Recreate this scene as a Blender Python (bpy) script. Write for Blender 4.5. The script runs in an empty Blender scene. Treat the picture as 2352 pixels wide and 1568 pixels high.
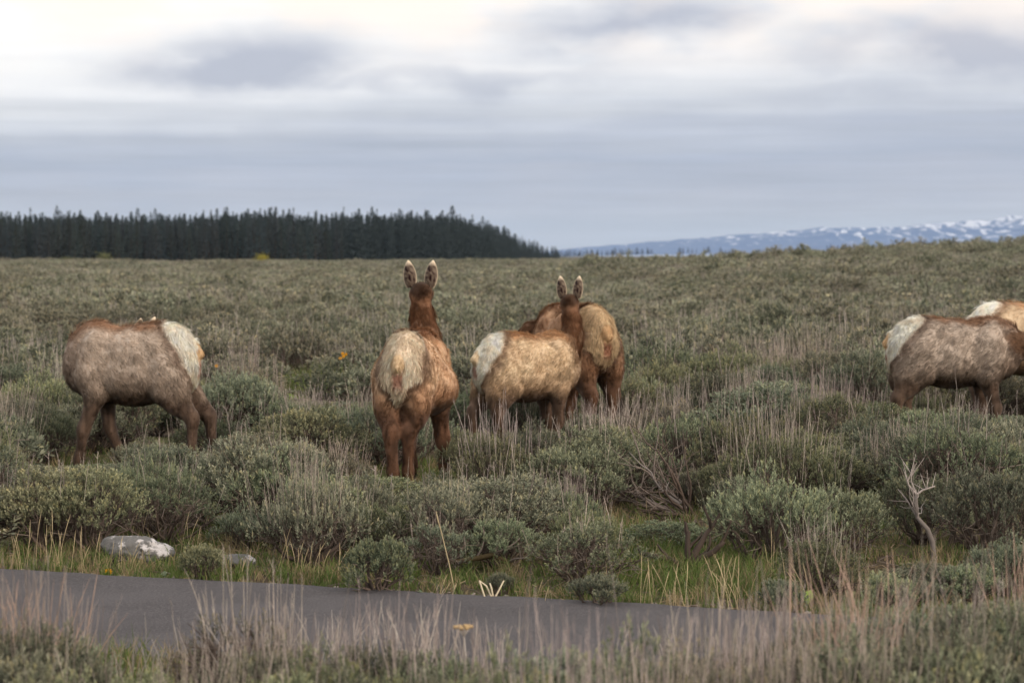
import bpy, math, time
import numpy as np
from mathutils import Vector, Matrix, Euler
T0 = time.time()
R = math.radians
scene = bpy.context.scene
COL = scene.collection

# ------------------------------------------------------------------ camera, world, sun, exposure
CAM_H = 2.15
cam_d = bpy.data.cameras.new('camera')
cam_d.sensor_width = 36.0
cam_d.lens = 89.2
cam_d.clip_start = 0.1
cam_d.clip_end = 60000.0
cam_d.dof.use_dof = True
cam_d.dof.focus_distance = 19.5
cam_d.dof.aperture_fstop = 3.7
cam = bpy.data.objects.new('camera', cam_d)
COL.objects.link(cam)
cam.location = (0, 0, CAM_H)
cam.rotation_euler = (R(90 - 1.926), 0, 0)
scene.camera = cam

SUN_DIR = Vector((0.74, -0.62, 0.32)).normalized()      # towards the sun
sun_d = bpy.data.lights.new('sun', 'SUN')
sun_d.energy = 2.0
sun_d.angle = R(14)
sun_d.color = (1.0, 0.83, 0.67)
sun = bpy.data.objects.new('sun', sun_d)
COL.objects.link(sun)
sun.rotation_euler = (-SUN_DIR).to_track_quat('-Z', 'Y').to_euler()

vs = scene.view_settings
vs.view_transform = 'Standard'
vs.look = 'None'
vs.exposure = 0.25
vs.gamma = 1.0
scene.cycles.use_denoising = True
scene.cycles.max_bounces = 6
scene.cycles.diffuse_bounces = 3
scene.cycles.transmission_bounces = 3
scene.cycles.volume_bounces = 0
scene.cycles.use_adaptive_sampling = True
scene.cycles.adaptive_threshold = 0.015


class NT:
    """tiny node-tree helper"""
    def __init__(s, tree):
        s.t = tree
        s.n = tree.nodes
        s.l = tree.links

    def new(s, typ, **kw):
        n = s.n.new(typ)
        for k, v in kw.items():
            setattr(n, k, v)
        return n

    def put(s, sock, v):
        if isinstance(v, bpy.types.NodeSocket):
            s.l.new(v, sock)
        elif v is not None:
            sock.default_value = v

    def math(s, op, a, b=None, c=None, clamp=False):
        n = s.new('ShaderNodeMath', operation=op, use_clamp=clamp)
        s.put(n.inputs[0], a)
        if b is not None: s.put(n.inputs[1], b)
        if c is not None: s.put(n.inputs[2], c)
        return n.outputs[0]

    def vmath(s, op, a, b=None):
        n = s.new('ShaderNodeVectorMath', operation=op)
        s.put(n.inputs[0], a)
        if b is not None: s.put(n.inputs[1], b)
        return n.outputs[0]

    def mix(s, f, a, b, blend='MIX'):
        n = s.new('ShaderNodeMix', data_type='RGBA', blend_type=blend)
        s.put(n.inputs[0], f)
        s.put(n.inputs[6], a)
        s.put(n.inputs[7], b)
        return n.outputs[2]

    def noise(s, vec, scale, detail=3.0, rough=0.55, dist=0.0):
        n = s.new('ShaderNodeTexNoise')
        if vec is not None: s.put(n.inputs['Vector'], vec)
        n.inputs['Scale'].default_value = scale
        n.inputs['Detail'].default_value = detail
        n.inputs['Roughness'].default_value = rough
        n.inputs['Distortion'].default_value = dist
        return n.outputs[0]

    def ramp(s, f, stops, interp='LINEAR'):
        n = s.new('ShaderNodeValToRGB')
        cr = n.color_ramp
        cr.interpolation = interp
        while len(cr.elements) < len(stops):
            cr.elements.new(0.5)
        for e, (p, c) in zip(cr.elements, stops):
            e.position = p
            e.color = (c[0], c[1], c[2], 1) if not isinstance(c, (int, float)) else (c, c, c, 1)
        s.put(n.inputs[0], f)
        return n.outputs[0]

    def maprange(s, v, a, b, c=0.0, d=1.0, smooth=True):
        n = s.new('ShaderNodeMapRange')
        n.interpolation_type = 'SMOOTHSTEP' if smooth else 'LINEAR'
        s.put(n.inputs[0], v)
        for i, q in zip((1, 2, 3, 4), (a, b, c, d)):
            n.inputs[i].default_value = q
        return n.outputs[0]


def lin(r, g, b):
    f = lambda c: (c / 255 / 12.92) if c / 255 <= 0.04045 else ((c / 255 + 0.055) / 1.055) ** 2.4
    return (f(r), f(g), f(b))


def build_world():
    w = bpy.data.worlds.new('World')
    scene.world = w
    w.use_nodes = True
    w.node_tree.nodes.clear()
    N = NT(w.node_tree)
    tc = N.new('ShaderNodeTexCoord')
    d = N.vmath('NORMALIZE', tc.outputs['Generated'])
    sep = N.new('ShaderNodeSeparateXYZ')
    N.put(sep.inputs[0], d)
    X, Y, Z = sep.outputs
    az = N.math('ARCTAN2', X, Y)
    el = N.math('ARCSINE', Z)
    # stretched cloud coordinates
    def sc(v):
        return N.vmath('MULTIPLY', d, v)
    n1 = N.noise(sc((12, 12, 36)), 1.0, 4.0, 0.5)
    n2 = N.noise(sc((26, 26, 48)), 1.0, 5.0, 0.5, 0.0)
    n3 = N.noise(sc((5, 5, 160)), 1.0, 3.0, 0.5)
    j1 = N.math('MULTIPLY', N.math('SUBTRACT', n1, 0.5), 0.034)
    j3 = N.math('MULTIPLY', N.math('SUBTRACT', n3, 0.5), 0.020)
    # the lower grey deck reaches higher towards the right of the view
    tilt = N.math('MULTIPLY', N.math('SINE', az), -0.045)
    el2 = N.math('ADD', N.math('ADD', el, j1), N.math('ADD', j3, N.math('MULTIPLY', tilt, N.maprange(el, 0.02, 0.06))))
    base = N.ramp(N.math('MULTIPLY', el2, 5.0, clamp=True), [
        (0.00, lin(184, 187, 200)),
        (0.055, lin(184, 185, 195)),
        (0.115, lin(174, 176, 188)),
        (0.18, lin(162, 168, 184)),
        (0.235, lin(174, 178, 190)),
        (0.30, lin(200, 202, 208)),
        (0.38, lin(226, 225, 226)),
        (0.50, lin(243, 240, 236)),
    ])
    streak = N.noise(sc((7, 7, 150)), 1.0, 4.0, 0.6)
    kk = N.math('ADD', 1.0, N.math('MULTIPLY', N.maprange(streak, 0.25, 0.75, -0.13, 0.13, smooth=False), N.maprange(el, 0.05, 0.07, 1.0, 0.35)))
    ck = N.new('ShaderNodeCombineColor')
    for i in range(3): N.put(ck.inputs[i], kk)
    base = N.mix(1.0, base, ck.outputs[0], 'MULTIPLY')
    # grey cloud patches, anywhere in the sky above the deck
    azp = N.math('ADD', az, N.math('MULTIPLY', N.math('SUBTRACT', n1, 0.5), 0.11))
    elp = N.math('ADD', el, N.math('MULTIPLY', N.math('SUBTRACT', n2, 0.5), 0.028))
    def blob(px, py, wx, wy, amp):
        a0, e0 = (px - 1176) / 5827, (588 - py) / 5827
        qa = N.math('DIVIDE', N.math('SUBTRACT', azp, a0), wx / 5827)
        qe = N.math('DIVIDE', N.math('SUBTRACT', elp, e0), wy / 5827)
        s = N.math('ADD', N.math('MULTIPLY', qa, qa), N.math('MULTIPLY', qe, qe))
        return N.math('MULTIPLY', N.math('EXPONENT', N.math('MULTIPLY', s, -1.0)), amp)
    g = None
    for b in ((650, 140, 260, 70, 0.95), (1440, 55, 270, 75, 1.0), (2180, 105, 320, 80, 0.9), (1080, 190, 330, 32, 0.6),
              (1980, 215, 240, 30, 0.55), (560, 275, 330, 35, 0.25)):
        q = blob(*b)
        g = q if g is None else N.math('MAXIMUM', g, q)
    free = N.math('MULTIPLY', N.maprange(N.noise(sc((11, 11, 40)), 1.0, 4.0, 0.5), 0.52, 0.72), N.maprange(el, 0.10, 0.14))
    g = N.math('MAXIMUM', g, N.math('MULTIPLY', free, 0.85))
    g = N.math('MULTIPLY', g, N.maprange(n2, 0.22, 0.66, 0.60, 1.30), clamp=True)
    clouds = N.mix(g, base, lin(172, 175, 187) + (1,))
    # a trace of warm light on the cloud edges high up
    warm = N.math('MULTIPLY', N.maprange(N.noise(sc((14, 14, 34)), 1.0, 3.0), 0.40, 0.62), N.maprange(el, 0.065, 0.10))
    clouds = N.mix(N.math('MULTIPLY', N.math('MULTIPLY', warm, 0.75), N.math('SUBTRACT', 1.0, N.math('MULTIPLY', g, 0.8))), clouds, lin(248, 232, 218) + (1,))
    # overcast skies grow brighter towards the zenith
    zen = N.math('ADD', 1.06, N.math('MULTIPLY', N.math('POWER', N.math('MAXIMUM', Z, 0.0), 0.8), 0.30))
    sky = N.new('ShaderNodeTexSky', sky_type='NISHITA')
    sky.sun_disc = False
    sky.sun_elevation = math.asin(SUN_DIR.z)
    sky.sun_rotation = math.atan2(SUN_DIR.x, SUN_DIR.y)
    sky.altitude = 2000
    cl = N.new('ShaderNodeVectorMath', operation='SCALE')
    N.put(cl.inputs[0], clouds)
    N.put(cl.inputs['Scale'], N.math('MULTIPLY', zen, 10.0))
    fin = N.mix(0.96, sky.outputs[0], cl.outputs[0])
    # below the horizon: dull earth
    fin = N.mix(N.maprange(Z, -0.03, -0.004), (1.0, 1.0, 0.9, 1), fin)
    bg = N.new('ShaderNodeBackground')
    N.put(bg.inputs[0], fin)
    bg.inputs[1].default_value = 0.1
    out = N.new('ShaderNodeOutputWorld')
    N.l.new(bg.outputs[0], out.inputs[0])


build_world()

# ------------------------------------------------------------------ mesh helpers
FPX = 5827.0      # focal length of the photograph in 2352-px units
HZ = 588.0


def sstep(a, b, x):
    t = np.clip((np.asarray(x, float) - a) / (b - a), 0, 1)
    return t * t * (3 - 2 * t)


def terrain(x, y):
    x = np.asarray(x, float); y = np.asarray(y, float)
    t = x / np.maximum(y, 1.0)
    away = sstep(17.5, 24, y)
    z = 0.14 * sstep(0.5, 5.0, x) * sstep(18, 25.5, y) * (1 - 0.5 * sstep(40, 80, y))
    z = z + away * (0.05 * np.sin(0.55 * x + 1.0) * np.sin(0.43 * y) + 0.03 * np.sin(1.3 * x + 0.7 * y))
    z = z + sstep(45, 110, y) * (0.22 * np.sin(0.11 * x + 0.035 * y) + 0.15 * np.sin(0.045 * y + 1.0 + 0.05 * x))
    z = z + 1.95 * sstep(70, 250, y) * sstep(-0.03, 0.20, t) * (1 - 0.8 * sstep(270, 480, y))
    z = z + 0.25 * sstep(150, 520, y) * (1 - 0.75 * sstep(-0.25, 0.0, t))* (1 - sstep(-0.02, 0.05, t))
    z = z - 0.6 * sstep(700, 2500, y)
    return z


def ground_pt(px, py):
    d = CAM_H * FPX / (py - HZ)
    for _ in range(12):
        x = (px - 1176) / FPX * d
        d = 0.5 * d + 0.5 * (CAM_H - float(terrain(x, d))) * FPX / (py - HZ)
    return (px - 1176) / FPX * d, d


def mesh(name, V, F, mat, col=None, smooth=True, normals=None):
    V = np.ascontiguousarray(V, np.float32).reshape(-1, 3)
    F = np.ascontiguousarray(F, np.int32)
    k = F.shape[1]
    me = bpy.data.meshes.new(name)
    me.vertices.add(len(V))
    me.vertices.foreach_set('co', V.ravel())
    me.loops.add(F.size)
    me.loops.foreach_set('vertex_index', F.ravel())
    me.polygons.add(len(F))
    me.polygons.foreach_set('loop_start', np.arange(0, F.size, k, dtype=np.int32))
    me.polygons.foreach_set('use_smooth', np.full(len(F), smooth, bool))
    if col is not None:
        a = me.attributes.new('tint', 'FLOAT_COLOR', 'POINT')
        c = np.ones((len(V), 4), np.float32)
        c[:, :3] = col
        a.data.foreach_set('color', c.ravel())
    me.update(calc_edges=True)
    me.validate()
    if normals is not None:
        me.normals_split_custom_set_from_vertices(np.ascontiguousarray(normals, np.float32))
    me.materials.append(mat)
    return me


class Acc:
    """collects triangle soup with a colour per vertex"""
    def __init__(s):
        s.V, s.F, s.C, s.n = [], [], [], 0

    def add(s, V, F, C):
        V = np.asarray(V, float).reshape(-1, 3)
        F = np.asarray(F, int).reshape(-1, 3)
        C = np.broadcast_to(np.asarray(C, float), (len(V), 3))
        s.V.append(V); s.F.append(F + s.n); s.C.append(C)
        s.n += len(V)

    def tube(s, P, rad, col, sides=4, cap=True):
        P = np.asarray(P, float)
        n = len(P)
        rad = np.broadcast_to(np.asarray(rad, float), (n,))
        T = np.gradient(P, axis=0)
        T /= np.linalg.norm(T, axis=1, keepdims=True) + 1e-9
        ref = np.array([0.31, 0.2, 1.0]) if abs(T[:, 2]).mean() < 0.85 else np.array([1.0, 0.3, 0.1])
        A = np.cross(T, ref); A /= np.linalg.norm(A, axis=1, keepdims=True) + 1e-9
        B = np.cross(T, A)
        th = np.arange(sides) * 2 * np.pi / sides
        V = P[:, None] + rad[:, None, None] * (np.cos(th)[None, :, None] * A[:, None] + np.sin(th)[None, :, None] * B[:, None])
        V = V.reshape(-1, 3)
        i = np.arange(n - 1)[:, None] * sides
        j = np.arange(sides)[None]
        a = i + j; b = i + (j + 1) % sides
        c = a + sides; d = b + sides
        F = np.concatenate([np.stack([a, b, d], -1).reshape(-1, 3), np.stack([a, d, c], -1).reshape(-1, 3)])
        if cap:
            e = (n - 1) * sides
            F = np.concatenate([F, np.array([[e, e + q, e + q + 1] for q in range(1, sides - 1)])])
        col = np.asarray(col, float)
        C = np.repeat(col, sides, axis=0) if col.ndim == 2 else col
        s.add(V, F, C)

    def get(s):
        return np.concatenate(s.V), np.concatenate(s.F), np.concatenate(s.C)

    def mesh(s, name, mat, smooth=True):
        V, F, C = s.get()
        return mesh(name, V, F, mat, C, smooth)


def unit(v):
    v = np.asarray(v, float)
    return v / (np.linalg.norm(v, axis=-1, keepdims=True) + 1e-9)


def obj(name, me, parent=None, loc=(0, 0, 0), rot=(0, 0, 0), sc=(1, 1, 1), **props):
    o = bpy.data.objects.new(name, me)
    COL.objects.link(o)
    o.location = loc
    o.rotation_euler = rot
    o.scale = sc
    if parent is not None:
        o.parent = parent
    for k, v in props.items():
        o[k] = v
    return o


def hash3(i, j, k, seed):
    h = (i * 73856093) ^ (j * 19349663) ^ (k * 83492791) ^ (seed * 2654435761 & 0x7fffffff)
    h = (h ^ (h >> 13)) * 1274126177
    h = h ^ (h >> 16)
    return (h & 0xffff) / 65535.0


def vnoise(P, scale=1.0, seed=1):
    Q = np.asarray(P, float) * scale + 1000.0
    I = np.floor(Q).astype(np.int64)
    f = Q - I
    f = f * f * (3 - 2 * f)
    r = 0
    for a in (0, 1):
        for b in (0, 1):
            for c in (0, 1):
                w = (f[..., 0] if a else 1 - f[..., 0]) * (f[..., 1] if b else 1 - f[..., 1]) * (f[..., 2] if c else 1 - f[..., 2])
                r = r + w * hash3(I[..., 0] + a, I[..., 1] + b, I[..., 2] + c, seed)
    return r


# ------------------------------------------------------------------ materials
def mat_new(name):
    m = bpy.data.materials.new(name)
    m.use_nodes = True
    m.node_tree.nodes.clear()
    N = NT(m.node_tree)
    out = N.new('ShaderNodeOutputMaterial')
    return m, N, out


def tint_mat(name, rough=0.75, spec=0.2, transl=0.0, vary=0.25, patch=None, sheen=0.0, grain=None):
    """colour from the mesh's own tint attribute, varied per object, per piece and by place"""
    m, N, out = mat_new(name)
    at = N.new('ShaderNodeAttribute', attribute_name='tint')
    oi = N.new('ShaderNodeObjectInfo')
    c = N.mix(1.0, at.outputs['Color'], oi.outputs['Color'], 'MULTIPLY')
    if vary:
        k = N.maprange(oi.outputs['Random'], 0, 1, 1 - vary, 1 + vary, smooth=False)
        cc = N.new('ShaderNodeCombineColor')
        for i in range(3): N.put(cc.inputs[i], k)
        c = N.mix(1.0, c, cc.outputs[0], 'MULTIPLY')
    if patch:
        n = N.noise(oi.outputs['Location'], patch[0], 3.0)
        c = N.mix(N.math('MULTIPLY', N.maprange(n, 0.42, 0.62), patch[1]), c, N.mix(1.0, c, patch[2] + (1,), 'MULTIPLY'))
    if grain:
        tc = N.new('ShaderNodeTexCoord')
        n = N.noise(tc.outputs['Object'], grain[0], 4.0)
        k = N.maprange(n, 0.3, 0.7, 1 - grain[1], 1 + grain[1])
        cc = N.new('ShaderNodeCombineColor')
        for i in range(3): N.put(cc.inputs[i], k)
        c = N.mix(1.0, c, cc.outputs[0], 'MULTIPLY')
    p = N.new('ShaderNodeBsdfPrincipled')
    N.put(p.inputs['Base Color'], c)
    p.inputs['Roughness'].default_value = rough
    p.inputs['Specular IOR Level'].default_value = spec
    if sheen:
        p.inputs['Sheen Weight'].default_value = sheen
        p.inputs['Sheen Roughness'].default_value = 0.5
    s = p.outputs[0]
    if transl:
        t = N.new('ShaderNodeBsdfTranslucent')
        N.put(t.inputs[0], c)
        mx = N.new('ShaderNodeMixShader')
        mx.inputs[0].default_value = transl
        N.l.new(s, mx.inputs[1]); N.l.new(t.outputs[0], mx.inputs[2])
        s = mx.outputs[0]
    N.l.new(s, out.inputs[0])
    return m


M_LEAF = tint_mat('sage_leaf', 0.75, 0.12, 0.15, 0.30, patch=(0.30, 0.8, (1.09, 0.96, 1.01)))
M_WOOD = tint_mat('sage_wood', 0.9, 0.1, 0, 0.12)
M_STALK = tint_mat('dry_stalk', 0.85, 0.1, 0.1, 0.15)
M_GRASS = tint_mat('grass_blade', 0.6, 0.2, 0.3, 0.0)
M_NEEDLE = tint_mat('conifer_needles', 0.8, 0.1, 0.1, 0.15)
M_COAT = tint_mat('elk_coat', 0.75, 0.15, 0.0, 0.0, sheen=0.12)
M_FUR = tint_mat('elk_fur', 0.8, 0.1, 0.38, 0.0)
M_HORN = tint_mat('hoof_horn', 0.5, 0.3, 0, 0)
M_PETAL = tint_mat('flower_petal', 0.6, 0.2, 0.3, 0.05)


def ground_mat():
    m, N, out = mat_new('soil_and_turf')
    tc = N.new('ShaderNodeTexCoord')
    P = tc.outputs['Object']
    n1 = N.noise(P, 0.6, 4.0)
    n2 = N.noise(P, 9.0, 5.0, 0.65)
    n3 = N.noise(P, 60.0, 3.0, 0.6)
    soil = N.mix(n2, lin(54, 46, 38) + (1,), lin(96, 84, 70) + (1,))
    turf = N.mix(n2, lin(64, 70, 40) + (1,), lin(100, 106, 64) + (1,))
    c = N.mix(N.maprange(N.math('ADD', n1, N.math('MULTIPLY', n3, 0.35)), 0.62, 0.80), soil, turf)
    # far away the ground cover reads as grey-green scrub
    sp = N.new('ShaderNodeSeparateXYZ'); N.put(sp.inputs[0], P)
    scrub = N.mix(n2, lin(70, 69, 60) + (1,), lin(100, 97, 86) + (1,))
    c = N.mix(N.maprange(sp.outputs[1], 40, 160), c, scrub)
    c = N.mix(N.maprange(n3, 0.62, 0.75, 0, 0.5), c, lin(158, 146, 128) + (1,))
    p = N.new('ShaderNodeBsdfPrincipled')
    N.put(p.inputs['Base Color'], c)
    p.inputs['Roughness'].default_value = 0.95
    p.inputs['Specular IOR Level'].default_value = 0.1
    b = N.new('ShaderNodeBump'); b.inputs['Strength'].default_value = 0.7; b.inputs['Distance'].default_value = 0.03
    N.put(b.inputs['Height'], N.math('ADD', n2, N.math('MULTIPLY', n3, 0.5)))
    N.l.new(b.outputs[0], p.inputs['Normal'])
    N.l.new(p.outputs[0], out.inputs[0])
    return m


def asphalt_mat():
    m, N, out = mat_new('worn_asphalt')
    tc = N.new('ShaderNodeTexCoord')
    P = tc.outputs['Object']
    fine = N.noise(P, 70.0, 4.0, 0.8)
    mid = N.noise(P, 1.3, 5.0, 0.6)
    vo = N.new('ShaderNodeTexVoronoi'); N.put(vo.inputs['Vector'], P); vo.inputs['Scale'].default_value = 90.0
    c = N.mix(N.maprange(mid, 0.3, 0.7), lin(50, 48, 52) + (1,), lin(68, 66, 70) + (1,))
    c = N.mix(N.maprange(fine, 0.42, 0.66, 0, 0.8), c, lin(100, 97, 99) + (1,))
    c = N.mix(N.maprange(vo.outputs['Distance'], 0.0, 0.35, 0.45, 0.0), c, lin(58, 56, 58) + (1,))
    p = N.new('ShaderNodeBsdfPrincipled')
    N.put(p.inputs['Base Color'], c)
    p.inputs['Roughness'].default_value = 0.85
    p.inputs['Specular IOR Level'].default_value = 0.25
    b = N.new('ShaderNodeBump'); b.inputs['Strength'].default_value = 0.5; b.inputs['Distance'].default_value = 0.006
    N.put(b.inputs['Height'], fine)
    N.l.new(b.outputs[0], p.inputs['Normal'])
    N.l.new(p.outputs[0], out.inputs[0])
    return m


def rock_mat():
    m, N, out = mat_new('lichen_rock')
    tc = N.new('ShaderNodeTexCoord')
    P = tc.outputs['Object']
    n1 = N.noise(P, 7.0, 6.0, 0.65)
    n2 = N.noise(P, 22.0, 5.0, 0.7)
    c = N.mix(n2, lin(70, 71, 72) + (1,), lin(122, 121, 120) + (1,))
    c = N.mix(N.maprange(n1, 0.52, 0.60), c, lin(190, 188, 190) + (1,))
    c = N.mix(N.maprange(n2, 0.54, 0.66), c, lin(56, 58, 56) + (1,))
    p = N.new('ShaderNodeBsdfPrincipled')
    N.put(p.inputs['Base Color'], c)
    p.inputs['Roughness'].default_value = 0.9
    b = N.new('ShaderNodeBump'); b.inputs['Strength'].default_value = 0.8; b.inputs['Distance'].default_value = 0.02
    N.put(b.inputs['Height'], N.math('ADD', n1, n2))
    N.l.new(b.outputs[0], p.inputs['Normal'])
    N.l.new(p.outputs[0], out.inputs[0])
    return m


def mountain_mat():
    m, N, out = mat_new('snowy_hills')
    geo = N.new('ShaderNodeNewGeometry')
    P = geo.outputs['Position']
    sp = N.new('ShaderNodeSeparateXYZ'); N.put(sp.inputs[0], P)
    q = N.vmath('MULTIPLY', N.vmath('ADD', P, (0, 0, 0)), (0.013, 0.003, 0.016))
    n1 = N.noise(q, 1.0, 6.0, 0.6, 0.4)
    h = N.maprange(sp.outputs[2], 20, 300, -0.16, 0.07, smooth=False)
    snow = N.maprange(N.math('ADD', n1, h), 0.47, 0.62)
    c = N.mix(snow, lin(54, 86, 136) + (1,), lin(206, 212, 226) + (1,))  # forest tone with the blue haze of distance painted into it, then snow
    p = N.new('ShaderNodeBsdfPrincipled')
    N.put(p.inputs['Base Color'], c)
    p.inputs['Roughness'].default_value = 0.9
    N.l.new(p.outputs[0], out.inputs[0])
    return m


M_GROUND = ground_mat()
M_ASPHALT = asphalt_mat()
M_ROCK = rock_mat()
M_MOUNT = mountain_mat()

# ------------------------------------------------------------------ setting: ground, path, hills
def build_ground():
    ys = [-30, -10, 0]
    y = 4.0
    while y < 32000:
        ys.append(y)
        y += max(0.4, min(y * 0.025, 1500)) if y > 8 else 1.0
    ys = np.array(ys)
    us = np.linspace(-1, 1, 161)
    us = np.sign(us) * np.abs(us) ** 1.5
    half = np.maximum(np.abs(ys) * 0.75, 0) + 40
    X = us[None] * half[:, None]
    Y = np.broadcast_to(ys[:, None], X.shape)
    Z = terrain(X, Y)
    V = np.stack([X, Y, Z], -1).reshape(-1, 3)
    n, m = X.shape
    i = (np.arange(n - 1)[:, None] * m + np.arange(m - 1)[None]).ravel()
    F = np.stack([i, i + 1, i + m + 1, i + m], -1)
    obj('ground', mesh('ground', V, F, M_GROUND), kind='structure')


PATH_SLOPE = -0.40
PATH_FAR, PATH_NEAR = 15.76, 12.62


def path_off(x):
    return PATH_SLOPE * x - 0.010 * np.clip(x, 0, 12) ** 2 + 0.002 * np.clip(-x, 0, 12) ** 2


def build_path():
    xs = np.arange(-26, 16, 0.12)
    wob = 0.02 * np.sin(xs * 3.1) + 0.015 * np.sin(xs * 8.3 + 1) + 0.012 * np.sin(xs * 17.0)
    wob2 = 0.02 * np.sin(xs * 2.7 + 2) + 0.015 * np.sin(xs * 9.1)
    a = PATH_NEAR + path_off(xs) + wob2
    b = PATH_FAR + path_off(xs) + wob
    rows = []
    for y, z in ((a - 0.03, -0.02), (a, 0.03), (a * 0.5 + b * 0.5, 0.05), (b, 0.03), (b + 0.03, -0.02)):
        rows.append(np.stack([xs, y, np.full_like(xs, z)], -1))
    V = np.array(rows)
    n, m = V.shape[:2]
    i = (np.arange(n - 1)[:, None] * m + np.arange(m - 1)[None]).ravel()
    F = np.stack([i, i + 1, i + m + 1, i + m], -1)
    obj('path', mesh('path', V.reshape(-1, 3), F, M_ASPHALT, smooth=False), kind='structure')


def on_path(x, y, pad=0.0):
    return (y > PATH_NEAR + path_off(x) - pad) & (y < PATH_FAR + path_off(x) + pad)


def build_mountains():
    xs = np.linspace(-1500, 9000, 360)
    ys = np.linspace(16500, 23000, 70)
    X, Y = np.meshgrid(xs, ys)
    t = X / Y * FPX + 1176            # bearing, in photograph pixels
    prof = np.interp(t, [1180, 1300, 1500, 1700, 1900, 2050, 2200, 2352, 2700, 3400], [4, 16, 33, 46, 62, 62, 75, 88, 98, 92]) / FPX * 20500
    P = np.stack([X / 900, Y / 900, np.zeros_like(X)], -1)
    rid = 1 - np.abs(2 * vnoise(P, 1.0, 3) - 1)
    rid2 = 1 - np.abs(2 * vnoise(P, 2.7, 5) - 1)
    rid3 = vnoise(P, 7.0, 8)
    dep = np.sin(np.clip((Y - 16500) / 6500, 0, 1) * np.pi * 0.62) ** 1.2
    Z = prof * (0.10 + 1.02 * dep * (0.66 + 0.28 * rid + 0.18 * rid2 + 0.10 * rid3 - 0.12))
    V = np.stack([X, Y, Z - 3], -1).reshape(-1, 3)
    n, m = X.shape
    i = (np.arange(n - 1)[:, None] * m + np.arange(m - 1)[None]).ravel()
    F = np.stack([i, i + 1, i + m + 1, i + m], -1)
    obj('hills', mesh('hills', V, F, M_MOUNT), kind='structure')


build_ground()
build_path()
build_mountains()

# ------------------------------------------------------------------ conifers
def conifer(rng, H, Rb, dens, taper=0.85, nblob=260, bare=0.05):
    tr, cr = Acc(), Acc()
    zs = np.linspace(0, H, 7)
    tr.tube(np.stack([0.05 * np.sin(zs), 0.05 * np.cos(zs * 0.7), zs], -1), 0.16 * (1 - zs / H * 0.93), lin(66, 58, 52), 5)
    n = int(nblob * dens)
    t = rng.random(n) ** 0.75
    t = bare + (1 - bare) * t
    ang = rng.random(n) * 2 * np.pi
    rmax = Rb * (1 - t) ** taper * (0.72 + 0.4 * vnoise(np.stack([np.cos(ang) * 1.6, np.sin(ang) * 1.6, t * 11], -1), 1.0, int(H * 10)))
    rmax += 0.05
    rr = rmax * rng.random(n) ** 0.45
    z0 = t * H
    C = np.stack([np.cos(ang) * rr, np.sin(ang) * rr, z0], -1)
    out = np.stack([np.cos(ang), np.sin(ang), np.full(n, -0.35)], -1)
    side = np.stack([-np.sin(ang), np.cos(ang), np.zeros(n)], -1)
    m = 6
    L = (0.25 + 0.55 * rng.random((n, m))) * (0.35 + 0.65 * (1 - t))[:, None]
    a = rng.normal(0, 0.55, (n, m))
    D = unit(out[:, None] * np.cos(a)[..., None] + side[:, None] * np.sin(a)[..., None] + rng.normal(0, 0.22, (n, m, 3)))
    B = C[:, None] - D * L[..., None] * 0.4 + rng.normal(0, 0.05, (n, m, 3))
    W = unit(np.cross(D, rng.normal(0, 1, (n, m, 3)))) * L[..., None] * 0.24
    V = np.stack([B - W, B + W, B + D * L[..., None]], 2).reshape(-1, 3)
    F = np.arange(len(V)).reshape(-1, 3)
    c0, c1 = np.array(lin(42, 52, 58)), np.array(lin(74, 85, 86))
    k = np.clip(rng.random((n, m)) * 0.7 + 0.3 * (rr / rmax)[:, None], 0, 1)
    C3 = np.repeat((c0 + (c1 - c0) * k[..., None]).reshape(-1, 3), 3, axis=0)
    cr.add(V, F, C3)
    return tr.mesh('conifer_trunk', M_WOOD), cr.mesh('conifer_crown', M_NEEDLE, False)


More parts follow.
